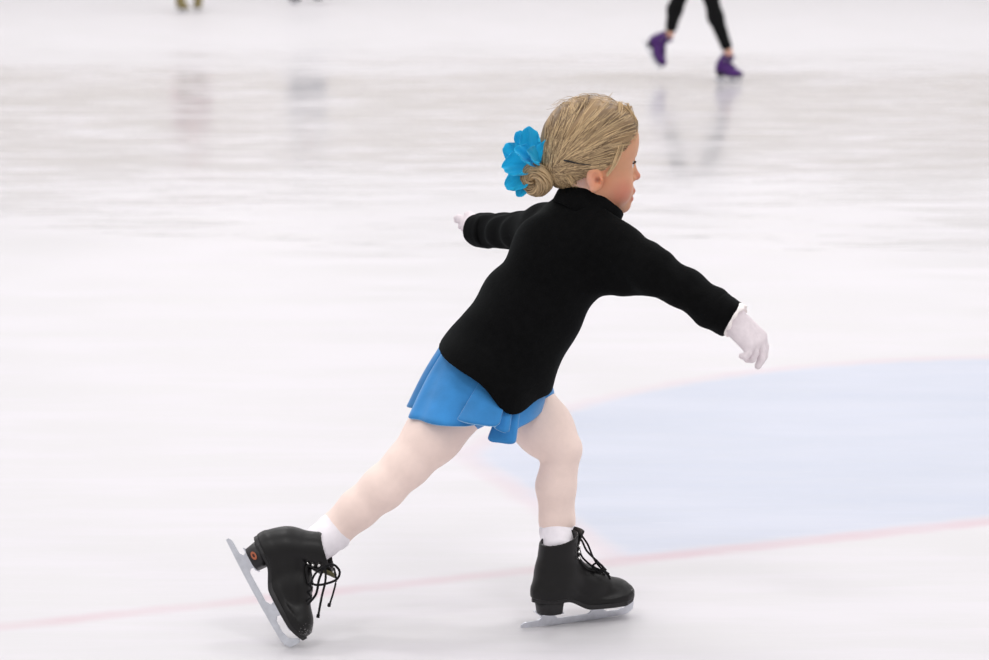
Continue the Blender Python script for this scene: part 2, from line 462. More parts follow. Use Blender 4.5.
def heel_mesh():
    rings = []
    for z, s in ((0.0265, 0.86), (0.028, 0.88), (0.040, 0.94), (0.0495, 1.0)):
        r = []
        for a in np.linspace(0, 2 * PI, 32, endpoint=False):
            ca, sa = math.cos(a), math.sin(a)
            k = 4.0
            rr = (abs(ca) ** k + abs(sa) ** k) ** (-1 / k) if ca > 0 else 1.0
            r.append((0.0305 + (0.0250 * ca * (rr if ca > 0 else 1)) * s + (1 - s) * 0.004, 0.028 * sa * rr * s, z))
        rings.append(np.array(r))
    return rings_mesh(rings, True, True, True)
def prism(poly, t):
    n = len(poly)
    V = [(x, -t / 2, z) for x, z in poly] + [(x, t / 2, z) for x, z in poly]
    F = [tuple(range(n)), tuple(range(n, 2 * n))[::-1]]
    for i in range(n):
        j = (i + 1) % n; F.append((i, i + n, j + n, j))
    return V, F
def merge(parts):
    V = []; F = []
    for v, f in parts:
        b = len(V); V += [tuple(q) for q in v]; F += [tuple(i + b for i in q) for q in f]
    return V, F
def blade_mesh():
    rock = lambda x: 0.0004 + 0.35 * (x - 0.09) ** 2 * 0.6
    xs = np.linspace(-0.024, 0.186, 40)
    low = [(x, rock(x)) for x in xs]
    pick = [(0.190, 0.0045), (0.194, 0.0042), (0.1945, 0.007), (0.198, 0.007), (0.1985, 0.010), (0.2015, 0.0105), (0.203, 0.016), (0.204, 0.024), (0.203, 0.0315)]
    up = [(0.196, 0.0305), (0.190, 0.021), (0.182, 0.0145)] + [(x, 0.0125) for x in np.linspace(0.17, -0.018, 20)] + [(-0.024, 0.0095)]
    quads = []
    n = len(xs)
    top = [(x, 0.0125 if x < 0.17 else 0.0125 + (x - 0.17) * 0.25) for x in xs]
    top[0] = (-0.024, 0.0085); top[1] = (-0.0186, 0.0115)
    parts = []
    for i in range(n - 1):
        parts.append(prism([low[i], low[i + 1], top[i + 1], top[i]], 0.0036))
    parts.append(prism([low[-1]] + pick + [(0.196, 0.0325), (0.1915, 0.024), top[-1]], 0.0036))
    # rear and front stanchions, with the mounting plates under the heel and the ball
    parts.append(prism([(0.008, 0.0115), (0.050, 0.0115), (0.044, 0.017), (0.047, 0.0265), (0.013, 0.0265), (0.017, 0.018)], 0.0050))
    parts.append(prism([(0.108, 0.0115), (0.150, 0.0115), (0.142, 0.018), (0.146, 0.0287), (0.116, 0.0285), (0.119, 0.018)], 0.0050))
    def plate(x0, x1, z, w):
        V = [(x0, -w, z), (x1, -w, z), (x1, w, z), (x0, w, z), (x0, -w, z + 0.0022), (x1, -w, z + 0.0022), (x1, w, z + 0.0022), (x0, w, z + 0.0022)]
        return V, [(0, 3, 2, 1), (4, 5, 6, 7), (0, 1, 5, 4), (1, 2, 6, 5), (2, 3, 7, 6), (3, 0, 4, 7)]
    parts.append(plate(0.008, 0.054, 0.0248, 0.017)); parts.append(plate(0.104, 0.178, 0.0268, 0.019))
    return merge(parts)
SOLE, HEEL, BLADE = sole_mesh(), heel_mesh(), blade_mesh()
def front_curve(t):                               # the lacing ridge in profile, t = 0 instep .. 1 top
    return np.interp(t, [0, 0.3, 0.6, 1], [0.150, 0.122, 0.099, 0.088]), np.interp(t, [0, 0.3, 0.6, 1], [0.082, 0.098, 0.122, 0.160])
def top_z(x, y):                                  # height of the upper at x, y
    z = np.linspace(0.2, 0.03, 300); p = np.stack([np.full(300, x), np.full(300, y), z], -1)
    d = boot_sdf(p); k = np.argmax(d < 0); return z[k]
def front_x(z, y):                                # most forward point of the upper at height z
    x = np.linspace(0.21, 0.05, 320); p = np.stack([x, np.full(320, y), np.full(320, z)], -1)
    d = boot_sdf(p); k = np.argmax(d < 0); return x[k]
def ridge(t, y):                                  # a point on the surface of the lacing, off the middle line
    x, z = front_curve(t)
    if t < 0.35: return np.array([x, y, top_z(x, y) + 0.001])
    return np.array([front_x(z, y) + 0.001, y, z])
EYES = np.linspace(0.02, 0.55, 5); HOOKS = (0.68, 0.80, 0.92)
def laces_local():
    paths = []; rad = []
    for i in range(len(EYES) - 1):
        for s in (-1, 1):
            a = ridge(EYES[i], s * 0.015); b = ridge(EYES[i + 1], -s * 0.015); m = (a + b) / 2 + np.array([0.002, 0, 0.0035])
            paths.append(spline([a, m, b], 5)); rad.append(0.0019)
    q = [EYES[-1]] + list(HOOKS)
    for i in range(len(q) - 1):
        for s in (-1, 1):
            a = ridge(q[i], s * 0.0155); b = ridge(q[i + 1], -s * 0.0155); m = (a + b) / 2 + np.array([0.005, 0, 0.002])
            paths.append(spline([a, m, b], 5)); rad.append(0.0019)
    return paths, rad
LACES = laces_local()

def bend(v, ang):                                 # flex of the shaft at the ankle
    v = np.array(v, float)
    if not ang: return v
    t = np.clip((v[..., 2] - 0.070 - 0.5 * np.maximum(v[..., 0] - 0.035, 0)) / 0.055, 0, 1); t = t * t * (3 - 2 * t); a = ang * t
    cx, cz = 0.046, 0.082; x = v[..., 0] - cx; z = v[..., 2] - cz
    v[..., 0] = cx + x * np.cos(a) + z * np.sin(a); v[..., 2] = cz - x * np.sin(a) + z * np.cos(a)
    return v
def make_skate(root, Mx, boot_mat, sole_mat, scale=1.0, detail=True, bow=None, emblem=False, label=None, flex=0.0):
    R = np.array(Mx.to_3x3()) * scale; T = np.array(Mx.translation)
    W = lambda v: bend(v, flex) @ R.T + T
    V, F, c = BOOT
    sk = mesh_obj('ice_skate', W(V), F, boot_mat, root, colors=c)
    if label: sk['label'] = label
    v, f = SOLE; mesh_obj('sole', W(v), f, sole_mat, sk, smooth=False)
    v, f = HEEL; o = mesh_obj('heel', W(v), f, sole_mat, sk)
    v, f = BLADE; mesh_obj('blade', W(v), f, M['steel'], sk, smooth=False)
    # tongue
    rows = []
    for i, t in enumerate(np.linspace(0.30, 1.0, 12)):
        x, z = front_curve(t); w = 0.018
        r = []
        for y in np.linspace(-w, w, 7):
            q = ridge(min(t, 0.97), y) ; r.append(q + np.array([0.0005, 0, 0.0]))
        rows.append(np.array(r))
    last = rows[-1]
    for k in (1, 2, 3):
        rows.append(last + np.array([0.0030 * k, 0, 0.0062 * k]) * np.array([1, 1, 1]))
    v, f = rings_mesh(rows, False)
    tg = mesh_obj('tongue', W(v), f, boot_mat, sk)
    if emblem:
        tg.data.materials.append(M['tongue'])
        for k, pl in enumerate(tg.data.polygons): pl.material_index = 1 if k // 6 >= 11 else 0
    md = tg.modifiers.new('thick', 'SOLIDIFY'); md.thickness = 0.004; md.offset = 0
    if not detail: return sk
    paths, rad = LACES
    paths = [W(p) for p in paths]; rad = list(rad)
    v, f = tube_mesh(paths, rad, 7); mesh_obj('lace', v, f, M['lace'], sk)
    if bow:
        v, f = tube_mesh([spline(p, 8) for p, r in bow], [r for p, r in bow], 7); mesh_obj('lace_bow', v, f, M['lace'], sk)
    for side in (-1, 1):
        for t in HOOKS:
            q = ridge(t, side * 0.0265); vol = []
            a = q + np.array([-0.002, side * 0.001, 0]); b = q + np.array([0.0025, side * 0.0025, 0.0005]); c2 = b + np.array([0.0008, side * 0.0012, 0.001])
            v, f = tube_mesh([np.array([a, b, c2, c2 + np.array([0.001, 0, 0.0003])])], [[0.0014, 0.0014, 0.0036, 0.0030]], 10)
            mesh_obj('lace_hook', W(v), f, M['hook'], sk)
    if emblem:                                    # oval mark on the outer face of the heel
        for side in (-1,):
            for nm, mt, rx, rz, off in (('emblem', M['emblem'], 0.0080, 0.0046, 0.0004), ('emblem_mark', M['emblem_dark'], 0.0036, 0.0019, 0.0008)):
                ring0 = []; ring1 = []
                for a in np.linspace(0, 2 * PI, 24, endpoint=False):
                    x = 0.032 + rx * math.cos(a); z = 0.0370 + rz * math.sin(a)
                    ring0.append((x, side * (0.0262), z)); ring1.append((x, side * (0.0277 + off), z))
                v, f = rings_mesh([np.array(ring0), np.array(ring1)], True, True, True)
                mesh_obj(nm, W(v), f, mt, sk, smooth=False)
    return sk
def frame(F, U, O):
    F = np.asarray(F, float); F = F / np.linalg.norm(F); U = np.asarray(U, float); U = U - F * (U @ F); U /= np.linalg.norm(U)
    Lt = np.cross(U, F)
    m = Matrix.Identity(4)
    for i in range(3): m[i][0] = F[i]; m[i][1] = Lt[i]; m[i][2] = U[i]; m[i][3] = O[i]
    return m

# =================================================================== the young skater
girl = empty('person', tuple(G(545, 626) * np.array([1, 1, 0])))
tag(girl, 'young child skater in black jacket, blue skirt and blue hair flower, arms spread, gliding', 'person')

# --- head frame
HC = (590.0, 150.0); HDY = 0.0; YAW = math.radians(9)
HB = P(HC[0], HC[1], HDY); HS = S(HC[0], HC[1], HDY)
def H(u, v, w=0.0):
    a = u - HC[0]; b = -(v - HC[1]) * 1.02
    return HB + HS * np.array([a * math.cos(YAW) - w * math.sin(YAW), a * math.sin(YAW) + w * math.cos(YAW), b])
RY = np.array([[math.cos(YAW), -math.sin(YAW), 0], [math.sin(YAW), math.cos(YAW), 0], [0, 0, 1]])
def tilt(deg):                                    # ellipsoid axes rotated in profile
    a = math.radians(deg); return RY @ np.array([[math.cos(a), 0, -math.sin(a)], [0, 1, 0], [math.sin(a), 0, math.cos(a)]])
px = HS

# --- joints (pixel, pixel, depth)
shR = P(618, 250, -0.06); elR = P(676, 281, -0.12); wrR = P(731, 318, -0.16)
shL = P(533, 230, 0.06); elL = P(503, 231, 0.15); wrL = P(477, 226, 0.235)
hipR = P(464, 400, -0.035); kneeR = P(408, 464, -0.07); ankR = P(334, 531, -0.075)
hipL = P(520, 400, 0.035); kneeL = P(562, 449, 0.0); ankL = P(558, 540, 0.0)

# skate frames
SKS = 0.965; FLEX = math.radians(28)
Lf = np.array([math.cos(math.radians(23.5)), math.sin(math.radians(23.5)), 0.0])
oL = G(533, 627.8); skL = frame(Lf, (0, 0, 1), oL)
toeR = G(284.5, 647.5); toeR[2] = 0.004
tailR = P(229.5, 545, 0.0, Y=toeR[1] + 0.075)
fR = toeR - tailR; fR /= np.linalg.norm(fR)
uR = P(229 + 85, 543 - 53, 0.0, Y=toeR[1] + 0.075) - P(229, 543, 0.0, Y=toeR[1] + 0.075)
uR = uR / np.linalg.norm(uR) + np.array([0, 0.10, 0])
skR = frame(fR, uR, toeR - fR * 0.198)
skR.translation = Vector(toeR) - skR.to_3x3() @ (Vector((0.194, 0, 0.004)) * SKS)
def loc(Mx, *v): return np.array(Mx.translation) + np.array(Mx.to_3x3()) @ (bend(v, FLEX if Mx is skR else 0.0) * SKS)

def leg_field(vol, g=0.0):
    s = S(500, 450)
    for hip, knee, ank, sk, side in ((hipR, kneeR, ankR, skR, 'R'), (hipL, kneeL, ankL, skL, 'L')):
        if side == 'R':
            mid = P(383, 488, -0.078)
            vol.chain([hip, hip * 0.45 + knee * 0.55, knee], [30 * s + g, 27 * s + g, 22.5 * s + g], 0.02, 0.02)
            vol.chain([knee, mid, P(358, 509, -0.076), ank], [22 * s + g, 21.5 * s + g, 19.3 * s + g, 17.5 * s + g], 0.012, 0.012)
        else:
            calf = P(556, 486, 0.0)
            vol.chain([hip, hip * 0.4 + knee * 0.6, knee], [33 * s + g, 27.5 * s + g, 20.5 * s + g], 0.02, 0.02)
            vol.chain([knee, calf, P(557, 520, 0.0), ank], [19.0 * s + g, 19.8 * s + g, 17.4 * s + g, 16.5 * s + g], 0.006, 0.010)
        # feet inside the boots
        heel = loc(sk, 0.045, 0, 0.078); ball = loc(sk, 0.14, 0, 0.062); toe = loc(sk, 0.165, 0, 0.058)
        vol.chain([ank, loc(sk, 0.05, 0, 0.12), heel], [16.5 * s + g, 0.023 + g, 0.024 + g], 0.01, 0.01)
        vol.chain([loc(sk, 0.055, 0, 0.09), ball, toe], [0.024 + g, 0.018 + g, 0.013 + g], 0.01, 0.01)

def hand_field(vol, side, g=0.0):
    if side == 'R':
        Q = lambda x, y, d: P(x - 2, y - 2, -0.16 + d)
        s = S(745, 335, -0.16)
        wr = wrR; kn = [Q(763, 338, 0.016), Q(760, 343, 0.004), Q(755, 346, -0.008), Q(749.5, 348, -0.020)]
        for kq, w in zip(kn, (0.3, 0.1, -0.1, -0.3)):
            b0 = wr + np.array([0.004 * w * 8, w * 0.022, 0])
            vol.rc(b0, kq, 9.5 * s + g, 6.3 * s + g, 0.012)
        fg = [[Q(767.0, 349, 0.012), Q(766, 358, 0.008), Q(763, 364, 0.004)], [Q(763.5, 353, 0.0), Q(763, 362, -0.005), Q(760, 368, -0.008)],
              [Q(757, 355, -0.014), Q(754, 361, -0.017), Q(749, 361.5, -0.014)], [Q(750.5, 355, -0.026), Q(747.5, 359, -0.028), Q(743.5, 358, -0.024)]]
        fr = [4.3, 4.4, 4.2, 3.7]
        th = [Q(740, 322, 0.020), Q(748, 335, 0.034), Q(752, 345, 0.036), Q(753, 352, 0.032)]
        vol.chain(th, [5.5 * s + g, 5.2 * s + g, 4.3 * s + g, 3.7 * s + g], 0.008, 0.003)
    else:
        Q = lambda x, y, d: P(x, y, 0.235 + d)
        s = S(470, 225, 0.235)
        wr = wrL; kn = [Q(468, 221, 0.036), Q(467, 222.5, 0.042), Q(467.5, 225, 0.046), Q(469, 228, 0.044)]
        for kq in kn: vol.rc(wr, kq, 8.5 * s + g, 5.0 * s + g, 0.012)
        fg = [[Q(462.5, 218.5, 0.058), Q(458.5, 217.5, 0.070), Q(456.0, 218, 0.078)], [Q(461.5, 220.5, 0.064), Q(458.5, 220, 0.078), Q(456.5, 220.5, 0.084)],
              [Q(463, 224, 0.066), Q(461, 225.5, 0.08), Q(460.5, 227, 0.085)], [Q(465.5, 227.5, 0.062), Q(464, 229, 0.072), Q(463, 229.5, 0.078)]]
        fr = [3.4, 3.4, 3.2, 2.9]
        th = [Q(473, 219, 0.015), Q(470, 215, 0.03), Q(467, 214.5, 0.044)]
        vol.chain(th, [4.6 * s + g, 3.9 * s + g, 3.2 * s + g], 0.008, 0.003)
    for kq, f_, r in zip(kn, fg, fr):
        vol.chain([kq] + f_, [r * 1.12 * s + g, r * s + g, r * 0.96 * s + g, r * 0.82 * s + g], 0.004, 0.001)

SKULL_C = H(589.5, 141.5); SKULL_R = (46.0 * px, 38.5 * px, 43.5 * px)
def body_build():
    lo = np.minimum.reduce([P(285, 650, -0.2), P(285, 90, 0.4), P(450, 90, 0.4)]); 
    xs = grid_axis(P(240, 640)[0], P(785, 330, -0.2)[0], H(540, 150)[0], H(646, 150)[0], 0.0014, 0.005)
    ys = grid_axis(GY - 0.30, GY + 0.40, H(590, 150, -44)[1], H(590, 150, 44)[1], 0.0014, 0.005)
    zs_ = grid_axis(-0.02, H(590, 92)[2] + 0.01, H(590, 216)[2], H(590, 96)[2], 0.0014, 0.005)
    vol = Vol(xs, ys, zs_); vol.h = 0.005
    # torso
    pel = P(495, 378, -0.005); wai = P(525, 322, 0.0); che = P(560, 255, 0.0); nek = P(585, 218, 0.0)
    vol.chain([pel, wai, che], [0.072, 0.060, 0.052], 0.02, 0.03); vol.rc(che, nek, 0.048, 0.036, 0.02)
    vol.rc(shL, shR, 0.018, 0.018, 0.015)
    vol.chain([shR, elR, wrR], [0.025, 0.021, 0.016], 0.015, 0.008); vol.chain([shL, elL, wrL], [0.023, 0.019, 0.016], 0.015, 0.008)
    leg_field(vol, -0.002)
    hand_field(vol, 'R', -0.0015); hand_field(vol, 'L', -0.0015)
    # head
    vh = vol.h; vol.h = 0.0025
    hb = Vol(xs, ys, zs_); hb.h = 0.0025
    hb.ell(SKULL_C, SKULL_R, RY)
    hb.ell(H(607, 170), (25.5 * px, 31 * px, 37 * px), RY, 16 * px)
    hb.ball(H(611.5, 138, -10), 22.5 * px, 14 * px); hb.ball(H(611.5, 138, 10), 22.5 * px, 14 * px)    # brow
    for w in (-1, 1):
        hb.ball(H(613, 188, w * 16.5), 15.5 * px, 12 * px)                 # cheeks
        hb.rc(H(618, 202, w * 4), H(594, 188, w * 20), 8.5 * px, 7 * px, 10 * px)   # jaw
    hb.ell(H(623.5, 190), (10.0 * px, 13 * px, 12 * px), RY, 8 * px)        # muzzle
    hb.ball(H(623.8, 204.8, 0), 7.4 * px, 7 * px)                          # chin
    for w in (-1, 1):
        hb.ell(H(634.5, 163.0, w * 13.5), (5.5 * px, 9.5 * px, 4.6 * px), RY, 5 * px, 'sub')     # eye sockets
        hb.ell(H(624.6, 163.4, w * 13.5), (6.2 * px, 8.5 * px, 6.0 * px), RY, 2.5 * px)           # lids
        hb.ell(H(630.2, 162.8, w * 14.2), (3.2 * px, 6.0 * px, 2.2 * px), RY, 1.0 * px, 'sub')   # opening
    hb.rc(H(630.5, 162), H(637.2, 176.2), 3.6 * px, 3.9 * px, 5 * px)        # nose
    hb.ball(H(638.0, 176.5), 3.7 * px, 2 * px)
    for w in (-1, 1): hb.ball(H(633.5, 178.3, w * 4.6), 2.9 * px, 2.2 * px)
    for w in (-1, 1): hb.ball(H(635.6, 181.2, w * 2.2), 1.1 * px, 0.8 * px, 'sub')
    hb.rc(H(632.9, 190.5, -5), H(632.9, 190.5, 5), 2.5 * px, 2.5 * px, 3 * px)          # upper lip
    for w in (-1, 1): hb.rc(H(632.9, 190.8, w * 4), H(630.0, 194.0, w * 10), 2.3 * px, 1.3 * px, 2.5 * px)
    hb.rc(H(631.3, 198.3, -5), H(631.3, 198.3, 5), 2.5 * px, 2.5 * px, 3 * px)          # lower lip
    for w in (-1, 1): hb.rc(H(635.6, 194.7, 0), H(629.5, 194.8, w * 10.5), 0.9 * px, 0.6 * px, 1.2 * px, 'sub')
    hb.rc(H(586, 186), H(583, 216), 24 * px, 25 * px, 12 * px)
    # ears
    for w in (-1, 1):
        R2 = tilt(10)
        hb.ell(H(588.5, 174.5, w * 33.5), (8.6 * px, 4.2 * px, 12.2 * px), R2, 1.5 * px)
        hb.ell(H(589.8, 173.8, w * 38.2), (5.4 * px, 3.0 * px, 8.0 * px), R2, 1.2 * px, 'sub')
        hb.ell(H(593.5, 175.5, w * 36.3), (2.6 * px, 2.0 * px, 3.2 * px), R2, 1.2 * px)
        hb.ell(H(587.5, 184.2, w * 34.6), (4.4 * px, 2.6 * px, 3.6 * px), R2, 1.5 * px)
        hb.ball(H(590.8, 175.8, w * 36.2), 3.0 * px, 1.0 * px, 'sub')
    vol.h = vh
    vol.F = smin(vol.F, hb.F, 0.008)
    V, F = vol.nets(1)
    # skin colour: blush, lips, ears, hair roots, plus painted shade in ear and mouth
    base = np.array(srgb(206, 152, 118)); c = np.tile(base, (len(V), 1))
    def blend(cen, r, col, amt, both=True):
        nonlocal c
        for w in ((-1, 1) if both else (0,)):
            q = H(cen[0], cen[1], w * cen[2] if both else cen[2])
            dd = (V - q) / (np.asarray(r) * px) if np.ndim(r) else (V - q) / (r * px)
            t = np.exp(-(dd ** 2).sum(1))[:, None] * amt
            c = c * (1 - t) + np.array(srgb(*col)) * t
    blend((617, 189, 29), 14, (196, 108, 98), 0.6)
    blend((640, 177, 0), 7, (206, 124, 112), 0.7, False)
    blend((589, 175, 37), 12, (224, 138, 100), 0.7)
    blend((590.5, 175.5, 34.5), 3.0, (128, 62, 44), 0.6)  # shade of the ear hollow, painted into the skin colour
    blend((573, 180, 28), 13, (226, 194, 184), 0.8)
    blend((634, 190.2, 4.5), (4.5, 6, 2.6), (184, 92, 92), 0.85)
    blend((632, 198.2, 4.5), (4.5, 6, 2.6), (188, 94, 94), 0.85)
    blend((632, 194.8, 5), (4, 5, 1.3), (96, 36, 38), 0.8)  # shade in the gap between the lips, put into the colour
    blend((625, 205, 0), 8, (218, 142, 128), 0.4, False)
    for k in range(5): blend((634 - k * 2.0, 152 + (k - 2) ** 2 * 0.25, 8 + k * 3.4), 3.0, (176, 132, 92), 0.3)
    o = mesh_obj('body', V, F, M['skin'], girl, colors=c)
    return o
body_build()

# eyes with lashes
for w in (-1, 1):
    cen = H(625.9, 163.0, w * 13.6); r = 6.4 * px
    V = []; C = []; rings = []
    fw = RY @ np.array([math.cos(math.radians(w * 6)), math.sin(math.radians(w * 6)), -0.03]); fw /= np.linalg.norm(fw)
    u = np.cross(fw, [0, 0, 1]); u /= np.linalg.norm(u); v = np.cross(u, fw)
    for i, a in enumerate(np.linspace(0.02, PI - 0.02, 26)):
        ring = []
        for b in np.linspace(0, 2 * PI, 24, endpoint=False):
            ring.append(cen + r * (math.cos(a) * fw + math.sin(a) * (math.cos(b) * u + math.sin(b) * v)))
            C.append(srgb(14, 10, 10) if a < 0.26 else srgb(84, 72, 58) if a < 0.56 else srgb(222, 216, 212))
        rings.append(np.array(ring))
    vv, ff = rings_mesh(rings, True, True, True)
    eye = mesh_obj('eye', vv, ff, M['eye'], girl, colors=np.array(C))
    paths = []
    for k in range(15):
        a = -1 + 2 * k / 14
        p0 = H(631.0 - 1.8 * a * a, 160.8 + 0.9 * a * a, w * (13.6 + 6.0 * a)); p1 = p0 + px * np.array([1.6, w * 0.6 * a - 0.2, -0.3]); p2 = p0 + px * np.array([3.3, w * 1.1 * a, 0.7])
        paths.append(spline([p0 - px * np.array([1, 0, 0]), p0, p1, p2], 4))
    lid = [H(630.4 - 2.2 * a * a, 161.2 + 1.6 * a * a, w * (13.6 + 6.4 * a)) for a in np.linspace(-1, 1, 9)]
    rad = [[0.5 * px * (1 - 0.75 * i / (len(p) - 1)) for i in range(len(p))] for p in paths] + [0.7 * px]
    vv, ff = tube_mesh(paths + [spline(lid, 3)], rad, 5)
    mesh_obj('eyelashes', vv, ff, M['lash'], eye)

# hair
BV = [90, 118, 124, 130, 138, 146, 154, 161, 166, 168, 172, 177, 183, 189, 193, 200]
BU = [660, 642, 637, 631.5, 625, 618.5, 611.5, 605, 600, 589, 580, 573, 567.5, 560, 552, 540]
def to_head(p):                                   # world -> u, v, w
    q = (p - HB) / HS; c, s = math.cos(YAW), math.sin(YAW)
    return q[..., 0] * c + q[..., 1] * s + HC[0], -q[..., 2] / 1.02 + HC[1], -q[..., 0] * s + q[..., 1] * c
def hair_color(n, lo=0.0, hi=1.0):
    t = RNG.uniform(lo, hi, n)[:, None]
    return (1 - t) * np.array(srgb(96, 74, 50)) + t * np.array(srgb(218, 188, 144))
def build_hair():
    vol = Vol.box(H(590, 190, 0) - np.array([0.12, 0.09, 0.03]), H(590, 92, 0) + np.array([0.11, 0.09, 0.02]), 0.0019)
    off = 2.6 * px
    def fn(p):
        d = d_ell(p, SKULL_C, tuple(r + off for r in SKULL_R), RY)
        d = smin(d, d_rc(p, H(613, 133, -9), H(613, 133, 9), 24.0 * px, 24.0 * px), 14 * px)
        d = smin(d, d_ell(p, H(562, 163), (23 * px, 27 * px, 24 * px), RY), 14 * px)
        u, v, w = to_head(p)
        b = (u - np.interp(v, BV, BU)) * px * 0.7
        # combed ridges running to the bun
        q = p - H(541, 172); ang = np.arctan2(q[..., 2], q[..., 0]); el = np.arctan2(q[..., 1], np.hypot(q[..., 0], q[..., 2]))
        rid = np.sin(ang * 34 + 5 * np.sin(el * 3)) * 0.00055 + np.sin(ang * 15 + el * 9) * 0.0007
        return smax(d + rid, b, 3.5 * px)
    g = np.stack(np.meshgrid(*vol.ax, indexing='ij'), -1)
    vol.F = fn(g).astype(np.float32)
    V, F = vol.nets(1)
    q = V - H(541, 172); ang = np.arctan2(q[:, 2], q[:, 0]); el = np.arctan2(q[:, 1], np.hypot(q[:, 0], q[:, 2]))
    t = np.clip(0.40 + 0.22 * np.sin(ang * 23 + 4 * el) + 0.16 * np.sin(ang * 61 + 7 * el) + 0.1 * np.sin(ang * 110), 0, 1)[:, None]
    c = (1 - t) * np.array(srgb(102, 80, 56)) + t * np.array(srgb(180, 148, 106))
    # strands lying on the cap, from the hairline to the bun
    paths = []; rad = []; cols = []
    Rx = np.array([r + off for r in SKULL_R])
    cc = np.array([np.cos(YAW), np.sin(YAW), 0])
    def surf(u, v, side, lift=0.6):               # a point on the cap at that profile position
        lo, hi = 0.0, 60.0
        ws = np.linspace(62, 0, 125) * side
        pts = np.stack([H(u, v, w) for w in ws]); d = fn0(pts)
        k = np.argmax(d < 0)
        if d[k] >= 0: return None
        p = pts[k]; e = 1e-4
        gr = np.array([(fn0((p + np.eye(3)[i] * e)[None])[0] - fn0((p - np.eye(3)[i] * e)[None])[0]) for i in range(3)]); gr /= np.linalg.norm(gr) + 1e-9
        return p + gr * lift * px
    def fn0(p):
        d = d_ell(p, SKULL_C, tuple(r + off for r in SKULL_R), RY)
        d = smin(d, d_rc(p, H(613, 133, -9), H(613, 133, 9), 24.0 * px, 24.0 * px), 14 * px)
        return smin(d, d_ell(p, H(562, 163), (23 * px, 27 * px, 24 * px), RY), 14 * px)
    # near and far sides: start on the hairline curve
    hl = np.array([(600, 99), (612, 101), (622, 107), (629, 115), (633, 122), (630, 130), (624, 139), (618, 147), (611, 155), (604.5, 162), (599, 166), (588, 168), (580, 172), (573, 177), (567, 183), (561, 188), (590, 97), (578, 99), (570, 101), (561, 106), (554, 113), (549, 122), (545.5, 132), (566, 104)])
    for n in range(900):
        side = -1 if n % 5 else 1
        i = RNG.integers(0, len(hl)); j = min(i + 1, len(hl) - 1) if i not in (15, 23) else i
        a = hl[i] + (hl[j] - hl[i]) * RNG.uniform() + RNG.normal(0, 1.3, 2)
        e = np.array([544, 170]) + RNG.normal(0, 3.5, 2)
        bend = RNG.normal(0, 3.0) - 0.12 * abs(a[0] - e[0]) * (1 if a[1] < 150 else 0.2)
        st = RNG.uniform(0, 0.45) if RNG.uniform() < 0.6 else 0
        en = RNG.uniform(0.7, 1.0)
        pts = []
        ph = RNG.uniform(0, 6)
        for t in np.linspace(st, en, 11):
            q = a + (e - a) * t; nrm = np.array([-(e - a)[1], (e - a)[0]]); nrm = nrm / (np.linalg.norm(nrm) + 1e-6)
            if nrm[1] > 0: nrm = -nrm
            q = q - nrm * bend * 4 * t * (1 - t) * 0.7 + nrm * 0.5 * math.sin(ph + t * 9)
            s = surf(q[0], q[1], side, 0.35)
            if s is None: continue
            pts.append(s)
        if len(pts) < 5: continue
        pts = spline(pts, 2); paths.append(pts); rr = RNG.uniform(0.35, 0.75) * px
        rad.append([rr * (0.35 + 0.65 * math.sin(PI * (0.12 + 0.80 * k / (len(pts) - 1)))) for k in range(len(pts))])
        cols.append(hair_color(1, 0.0, 0.95)[0])
    # loose wisps over temple, forehead and crown
    def wisp(pp, r, lo=0.5):
        s = spline([H(*q) for q in pp], 6); paths.append(s); rad.append([r * px * (1 - 0.7 * k / (len(s) - 1)) for k in range(len(s))]); cols.append(hair_color(1, lo, 1.0)[0])
    for k in range(26):
        j = RNG.normal(0, 1.6, 6)
        wisp([(616 + j[0], 104 + j[1], -18), (612 + j[2], 120, -33), (613 + j[3], 140, -37 + j[4] * 0.4), (607 + j[3], 158, -38), (601 + j[5], 169 + abs(j[1]), -37.5)], RNG.uniform(0.35, 0.65), 0.45)
    for k in range(46):
        j = RNG.normal(0, 1.5, 6); t = RNG.uniform()
        wisp([(623 + j[0] + 5 * t, 105 + j[1] + 5 * t, -16 + 8 * t), (630 + j[2] + 2 * t, 116 + 5 * t, -21 + 8 * t), (630 + j[3] * 0.7 + 2 * t, 128 + 4 * t, -26 + 6 * t), (624 + j[4] + 3 * t, 141 + 6 * t, -31 + 4 * t)], RNG.uniform(0.35, 0.6), 0.35)
    for k in range(40):
        j = RNG.normal(0, 1.0, 6); s0 = RNG.uniform(562, 622); top = 141.5 - 46 * math.sqrt(max(0.02, 1 - ((s0 - 589.5) / 49) ** 2))
        w0 = RNG.uniform(-22, 22); lift = abs(RNG.normal(0, 0.9)) - 0.4
        wisp([(s0 + 10, top + 4 + w0 * w0 * 0.012, w0), (s0 + 3, top + w0 * w0 * 0.012 - lift, w0), (s0 - 5, top + w0 * w0 * 0.012 - lift * 1.3 + j[0], w0), (s0 - 13, top + 3.0 + j[1] + w0 * w0 * 0.012, w0)], 0.3, 0.4)
    for q in ([(607, 100, 0), (615, 103, -3), (624, 104, -4), (628, 107, -3), (624, 110, -5)], [(610, 98, 4), (612, 96, 4), (613, 94, 3)], [(600, 97, 0), (597, 95, 0), (592, 94.5, 0)],
              [(624, 105, -5), (628, 104.5, -5), (629, 108, -5)], [(590, 97, -4), (583, 94, -5), (577, 96, -6)]):
        wisp(q, 0.38, 0.5)
    for k in range(16):                            # fine hair on the nape
        j = RNG.normal(0, 1.2, 4); x = RNG.uniform(562, 576)
        wisp([(x - 8, 172 + j[0], -30), (x - 4, 178 + j[1], -31), (x + j[2], 183 + j[3], -27)], 0.3, 0.2)
    vv, ff = tube_mesh(paths, rad, 4, cap=False)
    cv = []
    for p, cl in zip(paths, cols): cv += [cl] * (len(p) * 4)
